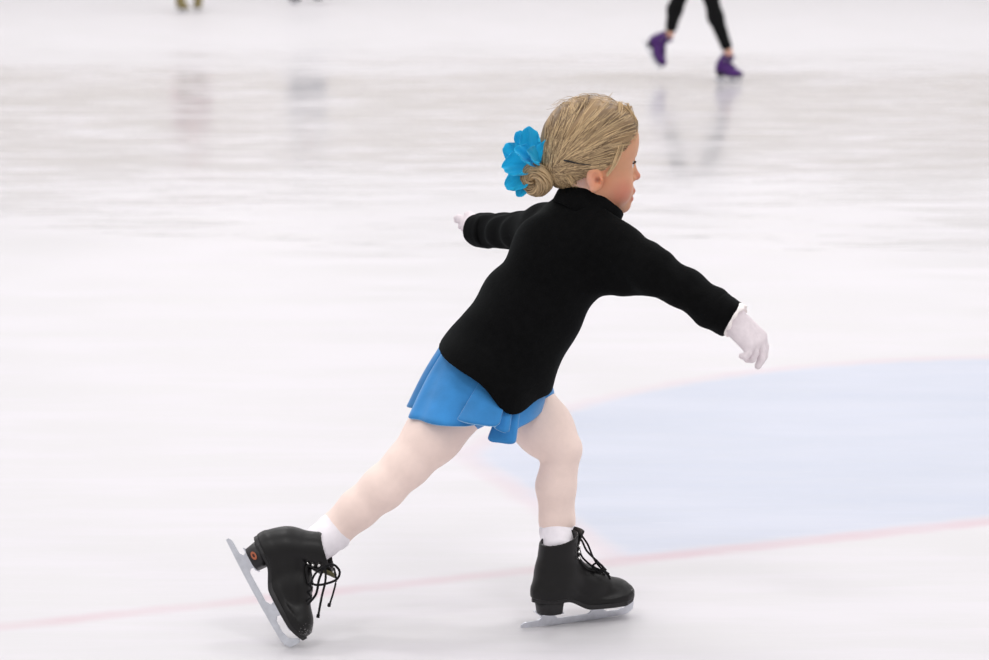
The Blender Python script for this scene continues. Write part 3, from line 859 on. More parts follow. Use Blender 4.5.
    Vv = np.concatenate([V, np.array(vv)]); Ff = np.concatenate([F, np.array(ff) + len(V)]); Cc = np.concatenate([c, np.array(cv)])
    return mesh_obj('hair', Vv, Ff, M['hair'], girl, colors=Cc)
hair = build_hair()
def build_bun():
    cen = H(534.5, 177.0, -8); ax = RY @ np.array([-0.62, -0.74, -0.22]); ax /= np.linalg.norm(ax)
    u = np.cross(ax, [0, 0, 1]); u /= np.linalg.norm(u); v = np.cross(ax, u)
    paths = []; rad = []; cols = []
    for n in range(190):
        a0 = RNG.uniform(0, 2 * PI); ln = RNG.uniform(2.0, 4.5); th0 = RNG.uniform(0, 2 * PI); tw = RNG.uniform(0.25, 0.6) * 1.0
        pts = []
        for t in np.linspace(0, 1, 16):
            a = a0 + ln * t; th = th0 + tw * ln * t * 1.5
            R = 9.0 * px; r = (8.0 + 0.35 * math.sin(n)) * px
            d = math.cos(a) * u + math.sin(a) * v
            pts.append(cen + d * (R + r * math.cos(th)) + ax * r * math.sin(th) * 1.15)
        paths.append(np.array(pts)); rr = RNG.uniform(0.6, 1.1) * px
        rad.append([rr * (0.5 + 0.5 * math.sin(PI * k / 15)) for k in range(16)]); cols.append(hair_color(1, 0.05, 0.9)[0])
    vv, ff = tube_mesh(paths, rad, 4, cap=False); cv = []
    for p, cl in zip(paths, cols): cv += [cl] * (len(p) * 4)
    # solid core
    rings = []
    for a in np.linspace(0, 2 * PI, 40, endpoint=False):
        d = math.cos(a) * u + math.sin(a) * v
        rings.append(np.array([cen + d * (9.0 * px + 7.6 * px * math.cos(t)) + ax * 7.6 * px * 1.15 * math.sin(t) for t in np.linspace(0, 2 * PI, 20, endpoint=False)]))
    rings.append(rings[0]); v2, f2 = rings_mesh(rings, True)
    Vv = np.concatenate([v2, np.array(vv)]); Ff = np.concatenate([np.array(f2), np.array(ff) + len(v2)])
    Cc = np.concatenate([np.tile(np.array(srgb(150, 116, 74)), (len(v2), 1)), np.array(cv)])
    mesh_obj('hair_bun', Vv, Ff, M['hair'], hair, colors=Cc)
build_bun()
v_, f_ = tube_mesh([spline([H(557.5, 156.3, -32), H(567, 158.2, -36.5), H(575, 159.3, -39.5), H(583, 160.0, -41.5)], 5), spline([H(557, 155.6, -31), H(564, 156.6, -36), H(571, 158.4, -39)], 5)], [0.55 * px, 0.45 * px], 6)
mesh_obj('hair_pin', v_, f_, M['pin'], hair)

# hair flower
def petal(center, d, up, ln, wd, cup, curl, ruff, seed):
    d = np.asarray(d, float); d /= np.linalg.norm(d); up = np.asarray(up, float); up = up - d * (up @ d); up /= np.linalg.norm(up)
    s = np.cross(up, d); rows = []; r = np.random.default_rng(seed); ph = r.uniform(0, 6, 3)
    for i, t in enumerate(np.linspace(0, 1, 13)):
        w = wd * (0.25 + 0.75 * math.sin(PI * 0.5 * min(1, t * 1.5)) ) * (1 - 0.12 * max(0, t - 0.7) / 0.3)
        row = []
        for q in np.linspace(-1, 1, 15):
            z = cup * (q * q) * w * 0.8 + curl * ln * t * t + ruff * t * t * (math.sin(q * 7 + ph[0]) * 0.7 + math.sin(q * 13 + ph[1]) * 0.5) * (0.4 + abs(q)) + 0.0006 * math.sin(q * 22 + ph[2]) * t
            e = ln * t * (1 - 0.42 * abs(q) ** 2.6 * t * t) + ruff * 0.16 * math.sin(q * 9 + ph[2]) * t ** 3
            row.append(center + d * e + s * q * w + up * z)
        rows.append(np.array(row))
    return rings_mesh(rows, False)
FC = H(529, 166, 8)
flower = None
def FW(u, v, w): return H(u, v, w) - FC
cup_v = RY @ np.array([-0.55, -0.75, 0.35])
# (base, tip, half width px, normal, cup, curl, ruffle)
petals = [((533, 164, 2), (503.5, 167, -8), 13.0, (-0.3, -0.8, 0.5), 0.45, 0.05, 3.0), ((531, 167, -2), (507, 183, -6), 10.5, (-0.2, -0.9, 0.2), 0.4, -0.05, 2.6),
          ((533, 166, 2), (518, 191, -4), 8.0, (-0.2, -0.9, -0.1), 0.35, 0.0, 2.4), ((534, 160, 0), (529, 128.5, -4), 10.5, (-0.4, -0.9, 0.0), 0.35, 0.08, 3.4),
          ((533, 161, 6), (521, 134, 10), 9.0, (-0.3, -0.9, 0.1), 0.3, 0.1, 3.2), ((533, 164, -8), (548.5, 139, -14), 8.0, (0.2, -0.8, 0.1), -0.45, 0.0, 1.8),
          ((536, 163, -6), (510, 150, -22), 11.0, (-0.1, -0.75, 0.65), 0.55, 0.10, 2.4), ((538, 160, -8), (520, 150, -26), 9.0, (-0.1, -0.85, 0.5), 0.5, 0.14, 2.2),
          ((531, 165, 8), (509, 148, 16), 11.0, (-0.5, -0.7, 0.4), 0.3, 0.1, 3.0), ((531, 168, 6), (513, 178, 18), 11.0, (-0.5, -0.8, 0.0), 0.3, 0.0, 2.5)]
flower_core = Vol.box(FC - 0.03, FC + 0.03, 0.002)
flower_core.ell(FC, (7 * px, 8 * px, 7 * px)); fv, ff = flower_core.nets(1)
flower = mesh_obj('hair_flower', fv, ff, M['silk'], girl)
for i, (a, b, w, n, cu, crl, rf) in enumerate(petals):
    A = H(*a); B = H(*b); B = A + (B - A) * 1.13; v, f = petal(A, B - A, n, float(np.linalg.norm(B - A)), w * 1.18 * px, cu, crl, rf * px, i + 3)
    o = mesh_obj('petal', v, f, M['silk'], flower); md = o.modifiers.new('thick', 'SOLIDIFY'); md.thickness = 0.0009; md.offset = 0
    sb = o.modifiers.new('sub', 'SUBSURF'); sb.levels = 1; sb.render_levels = 1

# --- jacket
def build_jacket():
    lo = (P(425, 300)[0], GY - 0.26, P(500, 470)[2]); hi = (P(752, 300, -0.18)[0] + 0.01, GY + 0.30, P(590, 184)[2])
    vol = Vol.box(lo, hi, 0.0035)
    s = S(540, 300)
    a0 = P(490, 377, 0.0); a1 = P(530, 310, 0.0); a2 = P(556, 270, 0.0); a3 = P(579, 232, 0.0)
    axis = a3 - a0; axis /= np.linalg.norm(axis)
    far = a0 - (a2 - a0) / np.linalg.norm(a2 - a0) * 0.07
    yv = np.array([0, 1, 0.0])
    for A, B, ra, rb, q in ((far, a0, 63.5, 60, 1.19), (a0, a1, 60, 50.5, 1.12), (a1, a2, 50.5, 46, 0.97), (a2, a3, 46, 36, 0.92)):
        vol.rc(A, B, ra * s, rb * s, 0.016 if A is not far else 0, n=yv, sc=q)
    vol.ball(P(551, 250, -0.025), 38 * s, 0.03)
    # shoulders, sleeves
    vol.rc(P(545, 226, 0.055), P(612, 240, -0.045), 22 * s, 24 * s, 0.035)
    vol.rc(a3, P(590, 208, 0.0), 36 * s, 31 * s, 0.03)
    for nm in 'RL':
        if nm == 'R':
            pts = [P(612, 250, -0.05), P(650, 269, -0.10), P(684, 288, -0.125), P(714, 309, -0.148), P(728, 318, -0.157)]; rs = [25, 23, 19.5, 18.5, 18.0]; k = 0.03
        else:
            pts = [P(538, 230, 0.06), P(519, 231.5, 0.11), P(503, 231.5, 0.155), P(487, 231, 0.20), P(480, 230.5, 0.218)]; rs = [22, 18.5, 17.0, 16.8, 17.0]; k = 0.02
        vol.chain([np.array(q) for q in pts], [r * s for r in rs], k, 0.008)
    vol.chain([P(590, 275, -0.03), P(622, 279, -0.068), P(655, 284, -0.10)], [22 * s, 15 * s, 10 * s], 0.025, 0.01)
    # folds of the cloth
    def folds(p):
        q = p / s
        d1 = 0.9 * np.sin((q[..., 0] * 0.86 - q[..., 2] * 0.50) * 0.115 + 0.9 * np.sin(q[..., 2] * 0.05) + q[..., 1] * 0.05)
        d2 = 0.8 * np.sin((q[..., 0] * 0.5 + q[..., 2] * 0.8) * 0.10 + q[..., 1] * 0.08 + 1.2 * np.sin(q[..., 0] * 0.03))
        # creases across the sleeves
        ar = np.clip((p[..., 0] - P(636, 270, -0.1)[0]) / 0.03, 0, 1)
        d3 = ar * 0.75 * np.sin((q[..., 0] * 0.84 - q[..., 2] * 0.54) * 0.24 + 1.6 * np.sin(q[..., 1] * 0.12 + q[..., 0] * 0.06) + 0.9 * np.sin(q[..., 2] * 0.17))
        al = np.clip((p[..., 1] - (GY + 0.09)) / 0.03, 0, 1)
        d4 = al * 1.0 * np.sin(q[..., 0] * 0.22 + q[..., 1] * 0.34 + 0.6 * np.sin(q[..., 2] * 0.2))
        return (d1 + d2 + d3 + d4) * s * 0.9
    vol.op(lo, hi, folds, 0, 'disp')
    # hem: cut through left edge, right edge and the dropped near edge, then hollow
    h1, h2, h3 = P(432, 342.5, 0.0), P(551, 390, 0.0), P(495, 388, -0.115)
    nrm = np.cross(h2 - h1, h3 - h1); nrm /= np.linalg.norm(nrm)
    if nrm @ axis > 0: nrm = -nrm
    dip = P(512, 404, -0.105)
    hump = lambda p: (p - h1) @ nrm - 0.040 * np.exp(-(((p - dip) / np.array([0.040, 0.055, 0.055])) ** 2).sum(-1))
    vol.op(lo, hi, hump, 0.006, 'cut')
    c0 = a0 - axis * 0.06
    vol.rc(c0 - axis * 0.06, a0 + axis * 0.02, 58 * s, 52 * s, 0.004, 'sub', n=yv, sc=1.18)
    # neck opening
    nb = P(590, 208, 0.0); nd = np.array([0.54, 0.24, 0.80]); nd /= np.linalg.norm(nd)
    vol.op(nb - 0.08, nb + 0.1, lambda p: np.where(((p - nb) @ nd) > -0.03, (p - nb) @ nd - 0.006, -1.0), 0.004, 'cut')
    vol.rc(nb - nd * 0.005, nb + nd * 0.08, 27.5 * s, 27.5 * s, 0.004, 'sub')
    # sleeve ends
    for pe, pd in ((P(733, 321, -0.16), P(733, 321, -0.16) - P(690, 292, -0.13)), (P(476, 229.5, 0.228), P(476, 229.5, 0.228) - P(495, 231, 0.18))):
        pd = pd / np.linalg.norm(pd)
        vol.op(pe - 0.06, pe + 0.06, lambda p: (p - pe) @ pd, 0.004, 'cut')
        vol.rc(pe - pd * 0.02, pe + pd * 0.05, 13.5 * s, 13.5 * s, 0.003, 'sub')
    V, F = vol.nets(2)
    jk = mesh_obj('jacket', V, F, M['fleece'], girl)
    # collar: a standing band
    n1 = np.cross(nd, [0, 1, 0]); n1 /= np.linalg.norm(n1); n2 = np.cross(nd, n1)
    rings = []
    prof = [(29, -16), (32.5, -16), (33.5, -5), (33, 6), (32.2, 10.5), (31, 11.8), (29.6, 10.5), (29.0, 4), (28.6, -5)]
    for a in np.linspace(0, 2 * PI, 56, endpoint=False):
        d = math.cos(a) * n1 + math.sin(a) * n2
        wob = 1 + 0.02 * math.sin(3 * a) + 0.012 * math.sin(7 * a + 1)
        rings.append(np.array([P(589, 206, 0.0) + d * r * s * wob * (1.03 if abs(math.cos(a)) > 0.7 else 1.0) + nd * hgt * s for r, hgt in prof]))
    rings.append(rings[0]); v, f = rings_mesh(rings, True)
    mesh_obj('collar', v, f, M['fleece'], jk)
    # turned cuffs
    for (c, pd, R, L) in ((P(723.5, 314.5, -0.154), P(733, 321, -0.16) - P(690, 292, -0.13), 18.8, 12), (P(483, 230.8, 0.212), P(476, 229.5, 0.228) - P(495, 231, 0.18), 17.6, 14)):
        pd = pd / np.linalg.norm(pd); n1 = np.cross(pd, [0, 0, 1]); n1 /= np.linalg.norm(n1); n2 = np.cross(pd, n1)
        rings = []
        for a in np.linspace(0, 2 * PI, 48, endpoint=False):
            d = math.cos(a) * n1 + math.sin(a) * n2; row = []
            wob = 0.35 * math.sin(2 * a + 1) + 0.3 * math.sin(5 * a)
            pr = [(R - 5, -L), (R + 0.4, -L + 0.5), (R + 1.2, -L * 0.6), (R + 0.2, -L * 0.3), (R + 0.9, 0), (R + 0.1, L * 0.35), (R + 0.5, L * 0.65), (R - 0.6, L * 0.92), (R - 2.4, L), (R - 4.5, L * 0.9), (R - 5, L * 0.3)]
            rings.append(np.array([c + d * (r + wob) * s + pd * hh * s for r, hh in pr]))
        rings.append(rings[0]); v, f = rings_mesh(rings, True)
        o = mesh_obj('cuff', v, f, M['fleece'], jk); sb = o.modifiers.new('sub', 'SUBSURF'); sb.levels = 1; sb.render_levels = 1
    return jk
jacket = build_jacket()

# --- skirt
def build_skirt():
    hem = [(408, 406, .055, 172), (416, 408, .03, 182), (421, 399, .035, 186), (411, 416.5, -.062, 190), (417, 419.5, -.085, 198), (425, 422, -.100, 207), (442, 425.6, -.116, 222), (466, 426.5, -.122, 244), (477, 423, -.118, 254),
           (458, 419.5, -.128, 250), (463, 422, -.136, 254), (480, 425, -.140, 264), (495, 426.8, -.136, 274), (498.5, 423, -.124, 278), (495, 428, -.118, 276), (504.5, 432.8, -.117, 283), (507, 430, -.104, 286),
           (490.5, 436, -.098, 278), (489.5, 441, -.100, 279), (500, 443, -.104, 284), (511.5, 444, -.102, 291), (515, 438, -.088, 296), (517, 430, -.078, 300), (531, 419.5, -.045, 322), (546, 406.5, -.005, 350), (549.5, 402, .04, 372),
           (535, 404, .095, 400), (500, 408, .12, 445), (455, 408, .11, 490), (425, 404, .085, 515)]
    C = np.array([493.0, 362.0]); rows = []
    top = []; bot = []
    for (x, y, d, ph) in hem:
        a = math.radians(ph)
        tx = C[0] + 47 * math.cos(a) + (-6) * math.sin(a); ty = C[1] + 20 * math.cos(a) - 24 * math.sin(a)
        top.append(P(tx, ty, 0.088 * math.sin(a))); bot.append(P(x, y, d - (0.006 if d < -0.03 else 0)))
    top = spline(top, 6, True); bot = spline(bot, 6, True)
    for t in np.linspace(0, 1, 14):
        out = (top - top.mean(0)); out[:, 2] = 0
        wv = np.sin(np.arange(len(top)) * 0.42)[:, None] * 0.085 * t * (1 - 0.4 * t)
        rows.append(top + (bot - top) * t + out * (0.07 * math.sin(PI * t) * (1 - 0.5 * t) + wv))
    v, f = rings_mesh(rows, True)
    o = mesh_obj('skirt', v, f, M['velvet'], girl)
    o.data.materials.append(M['velvet_edge'])
    md = o.modifiers.new('thick', 'SOLIDIFY'); md.thickness = 0.0024; md.offset = 0; md.use_rim = True; md.material_offset_rim = 1
    return o
build_skirt()
def build_brief():                                # the same blue cloth under the skirt
    vol = Vol.box(P(430, 430, 0.16), P(570, 330, 0.16) + np.array([0, 0.02, 0]), 0.004) if False else Vol.box((P(420, 400)[0], GY - 0.16, P(490, 440)[2]), (P(560, 400)[0], GY + 0.16, P(490, 340)[2]), 0.004)
    s = S(500, 450)
    vol.rc(P(495, 378, -0.005), P(505, 360, 0.0), 0.077, 0.074)
    vol.rc(hipR, P(466, 397, -0.035), 32 * s, 32 * s, 0.02); vol.rc(hipL, P(521, 398, 0.033), 34.5 * s, 34 * s, 0.02)
    cutp = P(493, 372, 0.0)
    V, F = vol.nets(2); mesh_obj('skirt_brief', V, F, M['velvet'], girl)
build_brief()

# --- tights, socks, gloves
def build_tights():
    vol = Vol.box((P(225, 560)[0], GY - 0.26, -0.0), (P(640, 450)[0], GY + 0.22, P(490, 355)[2]), 0.0034)
    vol.rc(P(495, 378, -0.005), P(503, 364, 0.0), 0.075, 0.070)
    leg_field(vol, 0.0)
    V, F = vol.nets(2)
    mesh_obj('tights', V, F, M['tights'], girl)
build_tights()
def sock(a, b, ra, rb, name='sock'):
    a = np.asarray(a); b = np.asarray(b); d = b - a; L = np.linalg.norm(d); d = d / L
    n1 = np.cross(d, [0, 1, 0.1]); n1 /= np.linalg.norm(n1); n2 = np.cross(d, n1); rings = []
    for al in np.linspace(0, 2 * PI, 48, endpoint=False):
        u = math.cos(al) * n1 + math.sin(al) * n2; row = []
        for t, ex in ((0, -0.002), (0.0, 0.0012), (0.06, 0.0018), (0.14, 0.0016), (0.20, 0.0004), (0.34, 0.0010), (0.5, 0.0018), (0.62, 0.0006), (0.8, 0.0014), (1, 0.0005), (1, -0.002)):
            row.append(a + d * L * t + u * ((ra + (rb - ra) * t) + ex + 0.0005 * math.sin(3 * al + t * 5)))
        rings.append(np.array(row))
    rings.append(rings[0]); v, f = rings_mesh(rings, True)
    return mesh_obj(name, v, f, M['sock'], girl)
sL = S(557, 535)
sock(P(557.3, 529.5, 0.0), loc(skL, 0.0505, 0, 0.130), 17.6 * sL, 0.0282)
sock(P(334.8, 530.6, -0.075), loc(skR, 0.0505, 0, 0.130), 18.4 * sL, 0.0285)
for sd in 'RL':
    c = wrR if sd == 'R' else wrL
    lo = c - 0.11; hi = c + 0.11
    if sd == 'L': lo = c - np.array([0.09, 0.07, 0.06]); hi = c + np.array([0.06, 0.15, 0.06])
    vol = Vol.box(lo, hi, 0.0017); hand_field(vol, sd, 0.0)
    back = (elR if sd == 'R' else elL); bd = (back - c) / np.linalg.norm(back - c)
    vol.rc(c, c + bd * 0.04, 10.5 * sL, 11 * sL, 0.01)
    V, F = vol.nets(1); gl = mesh_obj('glove', V, F, M['glove'], girl)
    if sd == 'R':                                 # ruffled trim at the sleeve end
        cc = P(734, 319.5, -0.160); pd = (wrR - elR); pd /= np.linalg.norm(pd); n1 = np.cross(pd, [0, 0, 1]); n1 /= np.linalg.norm(n1); n2 = np.cross(pd, n1)
        rings = []
        for a in np.linspace(0, 2 * PI, 72, endpoint=False):
            d = math.cos(a) * n1 + math.sin(a) * n2; w = 1.1 * math.sin(9 * a) + 0.8 * math.sin(5 * a + 1)
            rings.append(np.array([cc + (d * r + pd * (hh + w * k)) * sL for r, hh, k in ((11.0, -9, 0), (16.0, -7, 0.1), (17.0, -1, 0.3), (17.4 + 0.5 * w, 2.2, 0.7), (16.2 + 0.4 * w, 3.4, 0.8), (14.5, 2.0, 0.5), (10.5, 1.0, 0.1))]))
        rings.append(rings[0]); v, f = rings_mesh(rings, True)
        mesh_obj('glove_trim', v, f, M['frill'], gl)

# --- the two black skates
yL = -0.03
dR = toeR[1] - GY - 0.05
bowL = [([P(579, 538, yL), P(582, 541, yL - .012), P(587, 551, yL - .016), P(597, 561, yL - .012), P(606, 570, yL)], 0.0019),
        ([P(578.5, 542, yL), P(579.5, 550, yL - .014), P(583, 558, yL - .016), P(592, 566, yL - .012), P(602, 572, yL)], 0.0019),
        ([P(582, 536, yL + .01), P(588, 545, yL), P(593, 557, yL), P(600, 567, yL), P(609, 574, yL + .005)], 0.0018),
        ([P(592, 566, yL - .01), P(597, 563, yL - .022), P(603, 567, yL - .022), P(599, 572, yL - .018), P(592, 567, yL - .01)], 0.0019),
        ([P(596, 569, yL - .01), P(604, 571, yL - .02), P(610, 577, yL - .014)], 0.0018)]
bowR = [([P(325, 566, dR), P(333, 564.5, dR - .008), P(339.5, 571, dR - .016), P(337, 579, dR - .02), P(327, 583.5, dR - .018), P(317, 585, dR - .012), P(311, 583, dR)], 0.0021),
        ([P(325, 566, dR), P(325.5, 580, dR - .015), P(321.5, 598, dR - .018), P(318, 617, dR - .015)], 0.0020),
        ([P(334, 568, dR - .005), P(336, 580, dR - .018), P(333, 594, dR - .02), P(329, 606, dR - .016)], 0.0017),
        ([P(324, 567, dR), P(319, 580, dR - .012), P(316, 594, dR - .012), P(308, 604, dR)], 0.0022),
        ([P(323, 567, dR), P(315, 574, dR - .01), P(310, 586, dR - .004)], 0.0019),
        ([P(318.4, 614.5, dR - .015), P(317.9, 617.5, dR - .015)], 0.0030), ([P(329.6, 603.5, dR - .016), P(328.8, 606.5, dR - .016)], 0.0030)]
make_skate(girl, skL, M['leather'], M['heel'], SKS, bow=bowL)
make_skate(girl, skR, M['leather'], M['heel'], SKS, bow=bowR, emblem=True, flex=FLEX, label='black skate with orange oval mark on its heel')

# =================================================================== background people
def figure(root, J, h, legs_mat, coat_mat, hair_col, boot, skates, ankle_skin=False, coat_len=0.0, detail=True):
    """J: world joints. Builds body, leggings, jacket, hair and skates."""
    v = {k: np.asarray(q, float) for k, q in J.items()}; u = h / 1.6
    allp = np.stack(list(v.values())); lo = allp.min(0) - 0.2 * u; hi = allp.max(0) + 0.22 * u; lo[2] = -0.01
    fwd = v['fwd'] - v['pel']; fwd[2] = 0; fwd /= np.linalg.norm(fwd); lat = np.cross([0, 0, 1], fwd)
    def legs(vol, g=0.0):
        vol.rc(v['hipR'], v['hipL'], .095 * u + g, .095 * u + g, 0.03)
        for s in 'RL':
            vol.chain([v['hip' + s], v['knee' + s]], [.088 * u + g, .056 * u + g], 0.04)
            cf = v['knee' + s] * 0.66 + v['ank' + s] * 0.34 - fwd * 0.012 * u
            vol.chain([v['knee' + s], cf, v['ank' + s]], [.053 * u + g, .055 * u + g, .036 * u + g], 0.02, 0.03)
    def trunk(vol, g=0.0):
        vol.chain([v['pel'], v['chest']], [.115 * u + g, .125 * u + g], 0.04, n=fwd, sc=0.75); vol.rc(v['shR'], v['shL'], .055 * u + g, .055 * u + g, 0.05)
    def arms(vol, g=0.0):
        for s in 'RL': vol.chain([v['sh' + s], v['el' + s], v['wr' + s]], [.05 * u + g, .042 * u + g, .03 * u + g], 0.03, 0.01)
    vol = Vol.box(lo, hi, 0.0075)
    legs(vol, -0.004); trunk(vol); arms(vol, 0)
    hd = v['head']; nk = v['chest'] * 0.3 + (v['shR'] + v['shL']) * 0.35
    vol.rc(nk, hd - np.array([0, 0, .05]) * u, .05 * u, .048 * u, 0.03)
    R = np.stack([fwd, lat, np.array([0, 0, 1.0])], 1)
    vol.ell(hd + np.array([0, 0, .02]) * u, (.098 * u, .076 * u, .105 * u), R, 0.01); vol.ell(hd + fwd * .03 * u - np.array([0, 0, .05]) * u, (.062 * u, .056 * u, .072 * u), R, 0.03)
    vol.rc(hd + fwd * .092 * u + np.array([0, 0, .005]) * u, hd + fwd * .108 * u - np.array([0, 0, .028]) * u, .010 * u, .014 * u, 0.01)
    for s in (-1, 1): vol.ell(hd + lat * s * .077 * u - np.array([0, 0, .015]) * u, (.02 * u, .009 * u, .032 * u), R, 0.006)
    for s in 'RL':
        w = v['wr' + s]; d = w - v['el' + s]; d /= np.linalg.norm(d); sd = np.cross(d, fwd if abs(d @ fwd) < 0.8 else lat); sd /= np.linalg.norm(sd)
        vol.rc(w, w + d * .07 * u, .026 * u, .034 * u, 0.02, n=sd, sc=0.6)
        for k in range(4):
            o = np.cross(d, sd) * (k - 1.5) * .018 * u; ln = (.07, .08, .075, .055)[k] * u
            vol.chain([w + d * .07 * u + o, w + d * (.07 * u + ln * .6) + o, w + d * (.07 * u + ln) + o - sd * .012 * u], [.0105 * u, .0098 * u, .009 * u], 0.006, 0.002)
        o = np.cross(d, sd) * -0.03 * u; vol.chain([w + d * .02 * u + o, w + d * .06 * u + o * 1.7, w + d * .09 * u + o * 1.8], [.013 * u, .012 * u, .010 * u], 0.008, 0.002)
    V, F = vol.nets(1)
    c = np.tile(np.array(srgb(222, 176, 156)), (len(V), 1))
    def bl(cen, r, col, a):
        nonlocal c
        t = np.exp(-(((V - cen) / r) ** 2).sum(1))[:, None] * a; c = c * (1 - t) + np.array(srgb(*col)) * t
    for s in (-1, 1): bl(hd + fwd * .09 * u + lat * s * .034 * u + np.array([0, 0, .01]) * u, .011 * u, (50, 36, 32), 0.9)
    bl(hd + fwd * .085 * u - np.array([0, 0, .065]) * u, .018 * u, (180, 90, 90), 0.8)
    mesh_obj('body', V, F, M['skin'], root, colors=c)
    vol = Vol.box(lo, hi, 0.0085); legs(vol, 0.003)
    for s in 'RL':                                # trouser end above the ankle
        a = v['ank' + s]; d = a - v['knee' + s]; d /= np.linalg.norm(d)
        e = a - d * (0.035 if ankle_skin else -0.03) * u
        vol.op(e - .1, e + .1, lambda p: np.where(np.abs((p - e) @ d) < 0.1, (p - e) @ d, -1), 0.002, 'cut')
        if not ankle_skin: pass
    vol.op(lo, hi, lambda p: p[..., 2] - v['pel'][2] - 0.1 * u, 0.002, 'cut')
    V, F = vol.nets(1); mesh_obj('leggings' if ankle_skin else 'trousers', V, F, legs_mat, root)
    vol = Vol.box(lo, hi, 0.0085); trunk(vol, 0.018); arms(vol, 0.014)
    vol.rc(v['pel'] - np.array([0, 0, coat_len]), v['chest'], .145 * u, .14 * u, 0.03, n=fwd, sc=0.8)
    zc = v['pel'][2] - coat_len - 0.02 * u
    vol.op(lo, hi, lambda p: zc - p[..., 2], 0.006, 'cut')
    for s in 'RL':
        a = v['wr' + s]; d = a - v['el' + s]; d /= np.linalg.norm(d)
        vol.op(a - .14, a + .14, lambda p: np.where(((p - a) @ d > -0.02), (p - a) @ d, -1), 0.003, 'cut')
    V, F = vol.nets(2); mesh_obj('jacket', V, F, coat_mat, root)
    vol = Vol.box(hd - .17 * u, hd + .17 * u, 0.006)
    vol.ell(hd + np.array([0, 0, .028]) * u, (.106 * u, .086 * u, .108 * u), R); vol.ell(hd - fwd * .05 * u - np.array([0, 0, .03]) * u, (.058 * u, .072 * u, .07 * u), R, 0.03)
    vol.ell(hd + fwd * .11 * u - np.array([0, 0, .05]) * u, (.10 * u, .10 * u, .12 * u), R, 0.01, 'sub')
    vol.ball(hd - fwd * .12 * u + np.array([0, 0, .02]) * u, .035 * u, 0.01)
    V, F = vol.nets(1); mesh_obj('hair', V, F, M['hair'], root, colors=np.tile(np.array(srgb(*hair_col)), (len(V), 1)))
    for Mx, sc, fx in skates: make_skate(root, Mx, boot[0], boot[1], sc, detail, flex=fx)

# skater with purple boots, striding to the right
BY = float(G(728, 82)[1])
Q = lambda x, y, d=0.0: P(x, y, d, Y=BY)
sk1 = empty('person', tuple(G(728, 82)))
tag(sk1, 'skater in black leggings and purple boots, striding far behind, cut off by the frame top', 'person')
bf = np.array([0.60, -0.80, 0.0]); bs = 1.17
sA = frame(bf, (0, 0, 1), G(717, 80.5))
rt = Q(658, 70, 0.30); fdir = np.array([0.36, -0.62, -0.70]); sB = frame(fdir, (0.62, -0.30, 0.72), rt - fdir / np.linalg.norm(fdir) * 0.2 * bs)
lc = lambda Mx, sc, *q, fx=0.0: np.array(Mx.translation) + (np.array(Mx.to_3x3()) @ bend(q, fx)) * sc
ankA = lc(sA, bs, .052, 0, .175, fx=0.5); ankB = lc(sB, bs, .052, 0, .175, fx=0.2)
J1 = dict(ankR=ankA, kneeR=Q(711, -2, -0.02), hipR=Q(692, -62, 0.02), ankL=ankB, kneeL=Q(680, -4, 0.22), hipL=Q(689, -62, 0.20), pel=Q(691, -72, 0.11), chest=Q(702, -112, 0.10),
          shR=Q(706, -122, -0.03), shL=Q(700, -122, 0.26), elR=Q(726, -104, -0.2), wrR=Q(750, -96, -0.32), elL=Q(680, -104, 0.42), wrL=Q(656, -98, 0.54), head=Q(710, -151, 0.10), fwd=Q(740, -72, 0.05))
figure(sk1, J1, 1.42, M['leggings'], M['blackcoat'], (96, 70, 48), (M['purple'], M['purple_sole']), [(sA, bs, 0.5), (sB, bs, 0.2)], ankle_skin=True)

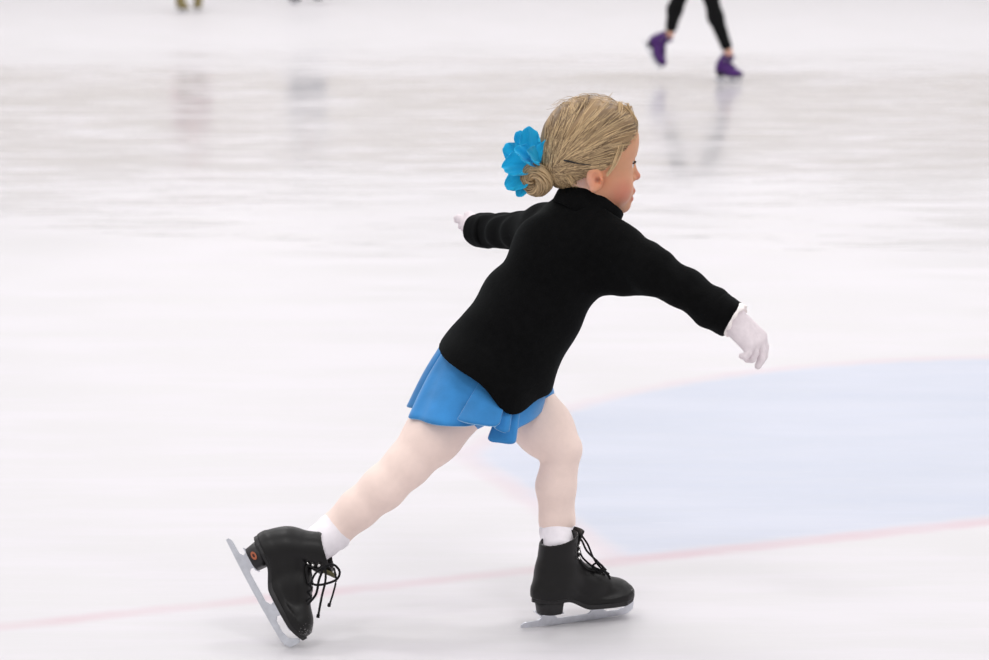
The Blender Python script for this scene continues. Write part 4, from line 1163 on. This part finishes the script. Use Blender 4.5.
def standing(pxl, pxr, py, h, legs, coat, hairc, label, boots, clen, hue=None):
    gl, gr = G(pxl, py), G(pxr, py - 1); mid = (gl + gr) / 2; u = h / 1.6
    root = empty('person', tuple(mid)); tag(root, label, 'person')
    f = np.array([0.25, -0.95, 0.0]); f /= np.linalg.norm(f); lt = np.cross([0, 0, 1], f)   # faces the camera
    up = lambda z: np.array([0, 0, z * u])
    s1 = frame(f + lt * 0.2, (0, 0, 1), gl - f * 0.1); s2 = frame(f - lt * 0.2, (0, 0, 1), gr - f * 0.1)
    a1 = lc(s1, 1.25, .05, 0, .17); a2 = lc(s2, 1.25, .05, 0, .17)
    cen = mid - f * 0.03
    # gl stands on the camera's left: the person's own right
    rgt = (gl - gr) / np.linalg.norm(gl - gr)
    J = dict(ankR=a1, kneeR=cen + rgt * .11 * u + f * .05 + up(.47), hipR=cen + rgt * .085 * u + up(.84), ankL=a2, kneeL=cen - rgt * .11 * u + f * .05 + up(.47), hipL=cen - rgt * .085 * u + up(.84),
             pel=cen + up(.90), chest=cen + up(1.18) + f * .01, shR=cen + rgt * .16 * u + up(1.29), shL=cen - rgt * .16 * u + up(1.29), elR=cen + rgt * .23 * u + up(1.03) - f * .03, elL=cen - rgt * .23 * u + up(1.03) - f * .03,
             wrR=cen + rgt * .25 * u + up(.82) + f * .08, wrL=cen - rgt * .25 * u + up(.82) + f * .08, head=cen + up(1.47) + f * .03, fwd=cen + up(.9) + f * .3)
    figure(root, J, h, legs, coat, hairc, boots, [(s1, 1.25, 0), (s2, 1.25, 0)], coat_len=clen, detail=False)
M['boot_olive'] = mat('tan boot', srgb(122, 110, 70), 0.6, 0.3, vary=0.1); M['boot_dark'] = mat('dark grey boot', srgb(70, 70, 78), 0.6, 0.3, vary=0.1)
standing(180, 200, 12, 1.52, M['olive'], M['pinkcoat'], (140, 108, 76), 'distant skater with olive brown boots, left of the two at the top edge', (M['boot_olive'], M['boot_olive']), 0.05)
standing(292, 320, 3, 1.58, M['charcoal'], M['greycoat'], (70, 54, 42), 'distant skater with dark grey boots, right of the two at the top edge', (M['boot_dark'], M['boot_dark']), 0.18)

# =================================================================== light
w = bpy.data.worlds.new('hall light'); scene.world = w; w.use_nodes = True
nt = w.node_tree; bg = nt.nodes['Background']
tc = nt.nodes.new('ShaderNodeTexCoord'); sx = nt.nodes.new('ShaderNodeSeparateXYZ'); nt.links.new(tc.outputs['Generated'], sx.inputs[0])
rp = nt.nodes.new('ShaderNodeValToRGB'); nt.links.new(sx.outputs[2], rp.inputs[0])
rp.color_ramp.elements[0].position = 0.0; rp.color_ramp.elements[0].color = (0.62, 0.60, 0.59, 1)
rp.color_ramp.elements[1].position = 0.35; rp.color_ramp.elements[1].color = (1.0, 0.985, 1.0, 1)
nt.links.new(rp.outputs['Color'], bg.inputs['Color']); bg.inputs['Strength'].default_value = 0.76
def lamp(x, y, z, sx_, sy_, power):
    l = bpy.data.lights.new('ceiling_lamp', 'AREA'); l.shape = 'RECTANGLE'; l.size = sx_; l.size_y = sy_; l.energy = power; l.color = (1.0, 0.985, 0.98)
    o = bpy.data.objects.new('ceiling_lamp', l); COL.objects.link(o); o.location = (x, y, z); return o
for x in (-9, -3, 3, 9):
    for y in (0, 7, 14, 21, 28): lamp(x, y, 8.0, 2.2, 0.8, 130)
vs = scene.view_settings; vs.view_transform = 'Standard'; vs.look = 'None'; vs.gamma = 1.0; vs.exposure = 0.0; vs.use_curve_mapping = False
